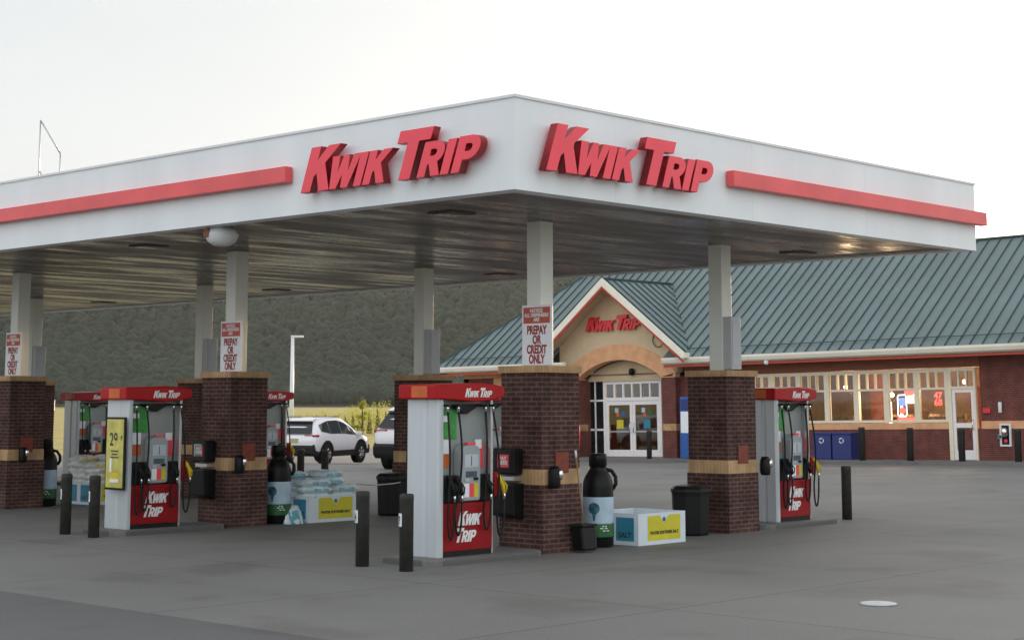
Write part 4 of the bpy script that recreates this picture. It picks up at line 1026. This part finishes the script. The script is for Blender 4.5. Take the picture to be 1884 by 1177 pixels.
# ------------------------------------------------------------------ vehicles
def make_suv(paint, wheel_r=.36):
    r = empty('white_suv', (0, 0, 0), 0, 'x', 'car')
    # stations along length: x, sill z, lower half width, belt z, belt hw, roof z, roof hw
    stn = [(-2.28, .62, .78, .98, .80, 1.02, .78), (-2.22, .42, .86, 1.02, .88, 1.06, .80), (-2.06, .40, .90, 1.07, .91, 1.36, .68), (-1.72, .40, .91, 1.08, .92, 1.62, .64),
           (-1.1, .40, .92, 1.08, .93, 1.70, .65), (-.3, .40, .92, 1.07, .93, 1.72, .66), (.3, .40, .92, 1.05, .93, 1.68, .66), (.75, .40, .92, 1.02, .93, 1.52, .66),
           (1.25, .40, .92, 1.01, .92, 1.17, .76), (1.5, .40, .92, 1.0, .91, 1.07, .80), (2.0, .40, .89, .92, .88, .99, .78), (2.25, .42, .82, .80, .80, .86, .70), (2.34, .52, .70, .68, .72, .74, .62)]
    def sec(s):
        x, z0, w0, zb, wb_, zr, wr = s
        h = [(w0*.9, z0), (w0, z0+.10), (wb_+.015, (z0+zb)/2+.05), (wb_, zb), (wr+(wb_-wr)*.12, zr-(zr-zb)*.12), (wr*.86, zr-.0), (wr*.45, zr+.015)]
        return [(x, y, z) for y, z in h]+[(x, -y, z) for y, z in reversed(h)]
    vs = []; fs = []; n = 14
    for s in stn: vs += sec(s)
    for k in range(len(stn)-1):
        for i in range(n-1): fs.append((k*n+i, k*n+i+1, (k+1)*n+i+1, (k+1)*n+i))
        fs.append((k*n+n-1, k*n, (k+1)*n, (k+1)*n+n-1))
    fs += [tuple(range(n)), tuple(range((len(stn)-1)*n, len(stn)*n))]
    b = MB(); b.add(vs, fs, True); b.build('body', paint, r)
    # side glass following the body side between belt and roof
    def itp(x):
        for a, c in zip(stn, stn[1:]):
            if a[0] <= x <= c[0]:
                t = (x-a[0])/(c[0]-a[0]); return [a[i]+(c[i]-a[i])*t for i in range(7)]
    def sp(x, u, sgn, off=.012):
        s = itp(x); zb, wb_, zr, wr = s[3], s[4], s[5], s[6]; zt = zr-(zr-zb)*.12; wt = wr+(wb_-wr)*.12
        return (x, sgn*(wb_+(wt-wb_)*u+off), zb+(zt-zb)*u)
    for sgn in (-1, 1):
        for (xa, xb, ua, ub, ua2, ub2) in ((-1.72, -1.07, .25, .78, .06, .93), (-1.04, -.20, .06, .94, .06, .94), (-.17, 1.02, .06, .94, .06, .6)):
            b = MB(); N_ = 6; q = []
            for i in range(N_+1):
                t = i/N_; x = xa+(xb-xa)*t; q += [sp(x, ua+(ua2-ua)*t, sgn), sp(x, ub+(ub2-ub)*t, sgn)]
            b.add(q, [(2*i, 2*i+1, 2*i+3, 2*i+2) for i in range(N_)], True); b.build('side_window', M['darkglass'], r)
        b = MB(); b.box(1.0, 1.2, sgn*.93 if sgn > 0 else -1.1, 1.1 if sgn > 0 else -.93, 1.02, 1.17); b.build('mirror', paint, r, .03)
    b = MB(); b.quad((-2.225, .76, 1.10), (-2.225, -.76, 1.10), (-1.86, -.60, 1.53), (-1.86, .60, 1.53)); b.v = [(x-.035, y, z+.03) for x, y, z in b.v]; b.build('rear_window', M['darkglass'], r)
    b = MB(); b.prism([(-2.0, 1.60), (-1.6, 1.70), (-1.6, 1.66), (-1.9, 1.56)], lambda a, c, d: (a, d, c), -.60, .60); b.build('spoiler', paint, r, .01)
    b = MB(); b.quad((1.32, .70, 1.15), (1.32, -.70, 1.15), (.80, -.60, 1.53), (.80, .60, 1.53)); b.v = [(x+.03, y, z+.03) for x, y, z in b.v]; b.build('windscreen', M['darkglass'], r)
    for sgn in (-1, 1):
        b = MB(); y0, y1 = sorted((sgn*.45, sgn*.87)); b.box(-2.27, -2.1, y0, y1, 1.0, 1.09); y0, y1 = sorted((sgn*.86, sgn*.925)); b.box(-2.2, -1.95, y0, y1, 1.0, 1.09); b.build('tail_light', M['tail'], r, .02)
        b = MB(); y0, y1 = sorted((sgn*.50, sgn*.78)); b.box(-2.285, -2.275, y0, y1, 1.03, 1.06); b.build('reverse_light', M['clear'], r)
        b = MB(); y0, y1 = sorted((sgn*.4, sgn*.78)); b.box(2.2, 2.3, y0, y1, .74, .84); b.build('headlight', M['clear'], r, .02)
    b = MB(); b.prism([(-2.33, .40), (-2.34, .62), (-2.25, .74), (-1.9, .70), (-1.9, .30), (-2.2, .30)], lambda a, c, d: (a, d, c), -.88, .88); b.build('rear_bumper', M['carblack'], r, .03)
    b = MB(); b.prism([(2.37, .40), (2.37, .62), (2.25, .68), (1.9, .60), (1.9, .30), (2.3, .30)], lambda a, c, d: (a, d, c), -.82, .82); b.build('front_bumper', M['carblack'], r, .03)
    b = MB(); b.box(-1.3, 1.35, -.935, .935, .26, .48); b.build('sill_cladding', M['carblack'], r, .02)
    b = MB(); b.box(-2.31, -2.285, -.20, .14, .80, .95); b.build('number_plate', M['plate'], r)
    b = MB(); b.box(-1.8, .25, -.58, -.55, 1.73, 1.76); b.box(-1.8, .25, .55, .58, 1.73, 1.76); b.build('roof_rail', M['carblack'], r, .01)
    for sx in (-1.36, 1.36):
        for sgn in (-1, 1):
            b = MB()
            po = arc(sx, .37, .50, -5, 185, 15); pi_ = arc(sx, .37, .40, 185, -5, 15)
            y0, y1 = sorted((sgn*.85, sgn*.965)); b.prism(po+pi_, lambda a, c, d: (a, d, c), y0, y1); b.build('wheel_arch', M['carblack'], r)
            b = MB(); y0, y1 = sorted((sgn*.70, sgn*.945)); b.disc((sx, y0, .37), 'y', .42, y1-y0, 24); b.build('wheel_well', M['black'], r)
            yw = sgn*.95; R0 = wheel_r
            b = MB(); vs = []; fs = []; N_ = 28; prof = [(.60*R0, -.11), (.92*R0, -.115), (R0, -.08), (R0, .08), (.92*R0, .115), (.60*R0, .11)]
            for i in range(N_):
                a = 2*PI*i/N_
                for (rr, dy) in prof: vs.append((sx+rr*math.cos(a), sgn*.87+dy*1.0, R0+rr*math.sin(a)))
            m_ = len(prof)
            for i in range(N_):
                j = (i+1) % N_
                for k in range(m_): fs.append((i*m_+k, i*m_+(k+1) % m_, j*m_+(k+1) % m_, j*m_+k))
            b.add(vs, fs, True); ty = b.build('wheel', M['tyre'], r)
            b = MB(); yo = sgn*.955
            for k in range(5):
                a = 2*PI*k/5+.3
                for da in (-.13, .13):
                    p = (math.cos(a+da)*.62*R0, math.sin(a+da)*.62*R0); q = (math.cos(a)*.12*R0, math.sin(a)*.12*R0)
                    b.tube([(sx+q[0], yo, R0+q[1]), (sx+p[0], yo+sgn*.01, R0+p[1])], [.035, .022], 6)
            b.disc((sx, yo-.02, R0), 'y', .06, .04, 12)
            ring = [(sx+.62*R0*math.cos(2*PI*i/24), yo, R0+.62*R0*math.sin(2*PI*i/24)) for i in range(25)]; b.tube(ring, .018, 6)
            b.build('rim', M['rim'], ty)
    return r
suv = make_suv(M['carpaint']); ang = math.radians(21)
def place_car(o, rear_right_wheel, ang):
    lx, ly = -1.36, -.95
    wx = rear_right_wheel[0]-(lx*math.cos(ang)-ly*math.sin(ang)); wy_ = rear_right_wheel[1]-(lx*math.sin(ang)+ly*math.cos(ang))
    o.location = (wx, wy_, gh(*rear_right_wheel)); o.rotation_euler = (0, 0, ang)
place_car(suv, (41.6, 48.7), ang); suv['label'] = 'white SUV with black lower trim seen from behind in the lot'
s3 = copy_tree(suv); s3['label'] = 'taller white vehicle mostly hidden behind the back column, right of the white SUV'; s3.name = 'white_suv.001'
s3.scale = (1.1, 1.08, 1.14); a3 = math.radians(17); lx, ly = -2.2*1.1, .86*1.08
d3 = 53; r3 = (694-942)/f_px*d3; wx3, wy3 = d3*math.cos(yaw)+r3*math.sin(yaw), d3*math.sin(yaw)-r3*math.cos(yaw)
s3.location = (wx3-(lx*math.cos(a3)-ly*math.sin(a3)), wy3-(lx*math.sin(a3)+ly*math.cos(a3)), gh(wx3, wy3)); s3.rotation_euler = (0, 0, a3)

# ------------------------------------------------------------------ far things
lp = empty('light_pole', (62.35, 76.25, -.5), 0, 'tall slim white lamp post with one flat arm beyond the parked SUV', 'lamp post')
b = MB(); b.lathe(0, 0, [(.13, 0), (.12, 3), (.095, 5.9+.5)], 12); b.build('pole', M['white'], lp)
b = MB(); b.box(-.1, .62, -.62*.0-.12, .12, 6.28, 6.40); b.build('lamp_head', M['white'], lp, .02)
lp.rotation_euler = (0, 0, math.radians(-46))

def shrub(x, y, z, h, w_, lab, nm='yellow_green_bush', cone=False, n_=900):
    r = empty(nm, (x, y, z), 0, lab, 'tree' if cone else 'bush', 'sunlit bushes beyond the parking lot')
    rg = random.Random(int(x*13+y*7)); b = MB()
    b.tube([(0, 0, 0), (0.05, 0, h*.5), (0, .03, h*.9)], [w_*.06, w_*.04, .02], 7); b.build('trunk', M['bark'], r)
    b = MB()
    clumps = []
    for q in range(16):
        zz = rg.uniform(.12, 1.0); rad = (1-zz)*.9+.08 if cone else math.sqrt(max(.05, 1-(zz-.45)**2*3.0))*.85
        a = rg.uniform(0, 6.28); rr = rad*rg.uniform(.1, 1)*w_/2; clumps.append((rr*math.cos(a), rr*math.sin(a), zz*h, w_*(.10 if cone else .20)*rg.uniform(.7, 1.3)))
    for q in range(n_):
        c = rg.choice(clumps); v = Vector((rg.gauss(0, 1), rg.gauss(0, 1), rg.gauss(0, 1))).normalized()*c[3]*rg.uniform(.5, 1.1)
        p = Vector(c[:3])+v; s = rg.uniform(.05, .12)*h*.35; u = Vector((rg.gauss(0, 1), rg.gauss(0, 1), rg.gauss(0, 1))).normalized(); w2 = u.cross(v).normalized() if v.length > 1e-4 else Vector((1, 0, 0))
        b.quad(p-u*s, p-w2*s*.6, p+u*s, p+w2*s*.6)
    b.build('crown', M['leaf'], r); return r
sp_ = [(585, 200, 1.4), (602, 190, 1.6), (620, 180, 1.5), (638, 170, 1.7), (652, 150, 2.2), (664, 140, 1.8), (682, 138, 2.4), (697, 135, 2.6), (712, 132, 2.4), (556, 205, 1.3), (540, 200, 1.4), (570, 210, 1.2)]
pos_words = ['first', 'second', 'third', 'fourth', 'fifth', 'sixth', 'seventh', 'eighth', 'ninth', 'tenth', 'eleventh', 'twelfth']
for i, (px_, d, h) in enumerate(sp_):
    r_ = (px_-942)/f_px*d; x = d*c_+r_*s_; y = d*s_-r_*c_
    nth = sorted(q[0] for q in sp_).index(px_)
    shrub(x, y, -.5, h*.85, h*1.7, 'low yellow green bush behind the SUV, %s in the row counted from the light pole' % pos_words[nth])
d = 120; r_ = (669-942)/f_px*d; shrub(d*c_+r_*s_, d*s_-r_*c_, -.5, 2.75, 1.7, 'pointed yellow green young tree standing above the bushes behind the SUVs', 'young_tree', True, 700)
# far farm house and field barn
hs_ = empty('farm_house', (0, 0, 0), 0, 'tiny white house far off at the foot of the hill at left', 'house')
d = 430; r_ = (98-942)/f_px*d; hs_.location = (d*c_+r_*s_, d*s_-r_*c_, -.2); hs_.rotation_euler = (0, 0, .9)
b = MB(); b.box(-1.6, 1.6, -1.2, 1.2, 0, 2.4); b.build('wall', M['letter_white'], hs_)
b = MB(); b.prism([(-1.4, 2.41), (1.4, 2.41), (0, 3.7)], lambda a, c, d_: (d_, a, c), -1.7, 1.7); b.build('roof', M['box_grey'], hs_)

hz = MB(); hz.box(-60, 2300, -1700, 2600, -2.5, 175); 
hm = bpy.data.materials.new('haze'); hm.use_nodes = True; hn = hm.node_tree; hn.nodes.clear()
pv = hn.nodes.new('ShaderNodeVolumePrincipled'); pv.inputs['Color'].default_value = (.86, .9, .9, 1); pv.inputs['Density'].default_value = .00006; pv.inputs['Anisotropy'].default_value = .35
ho = hn.nodes.new('ShaderNodeOutputMaterial'); hn.links.new(pv.outputs[0], ho.inputs['Volume'])
tag(hz.build('haze', hm), 'pale evening haze over the valley', 'haze', kind='stuff')

bpy.context.view_layer.update()
SC.cycles.max_bounces = 8
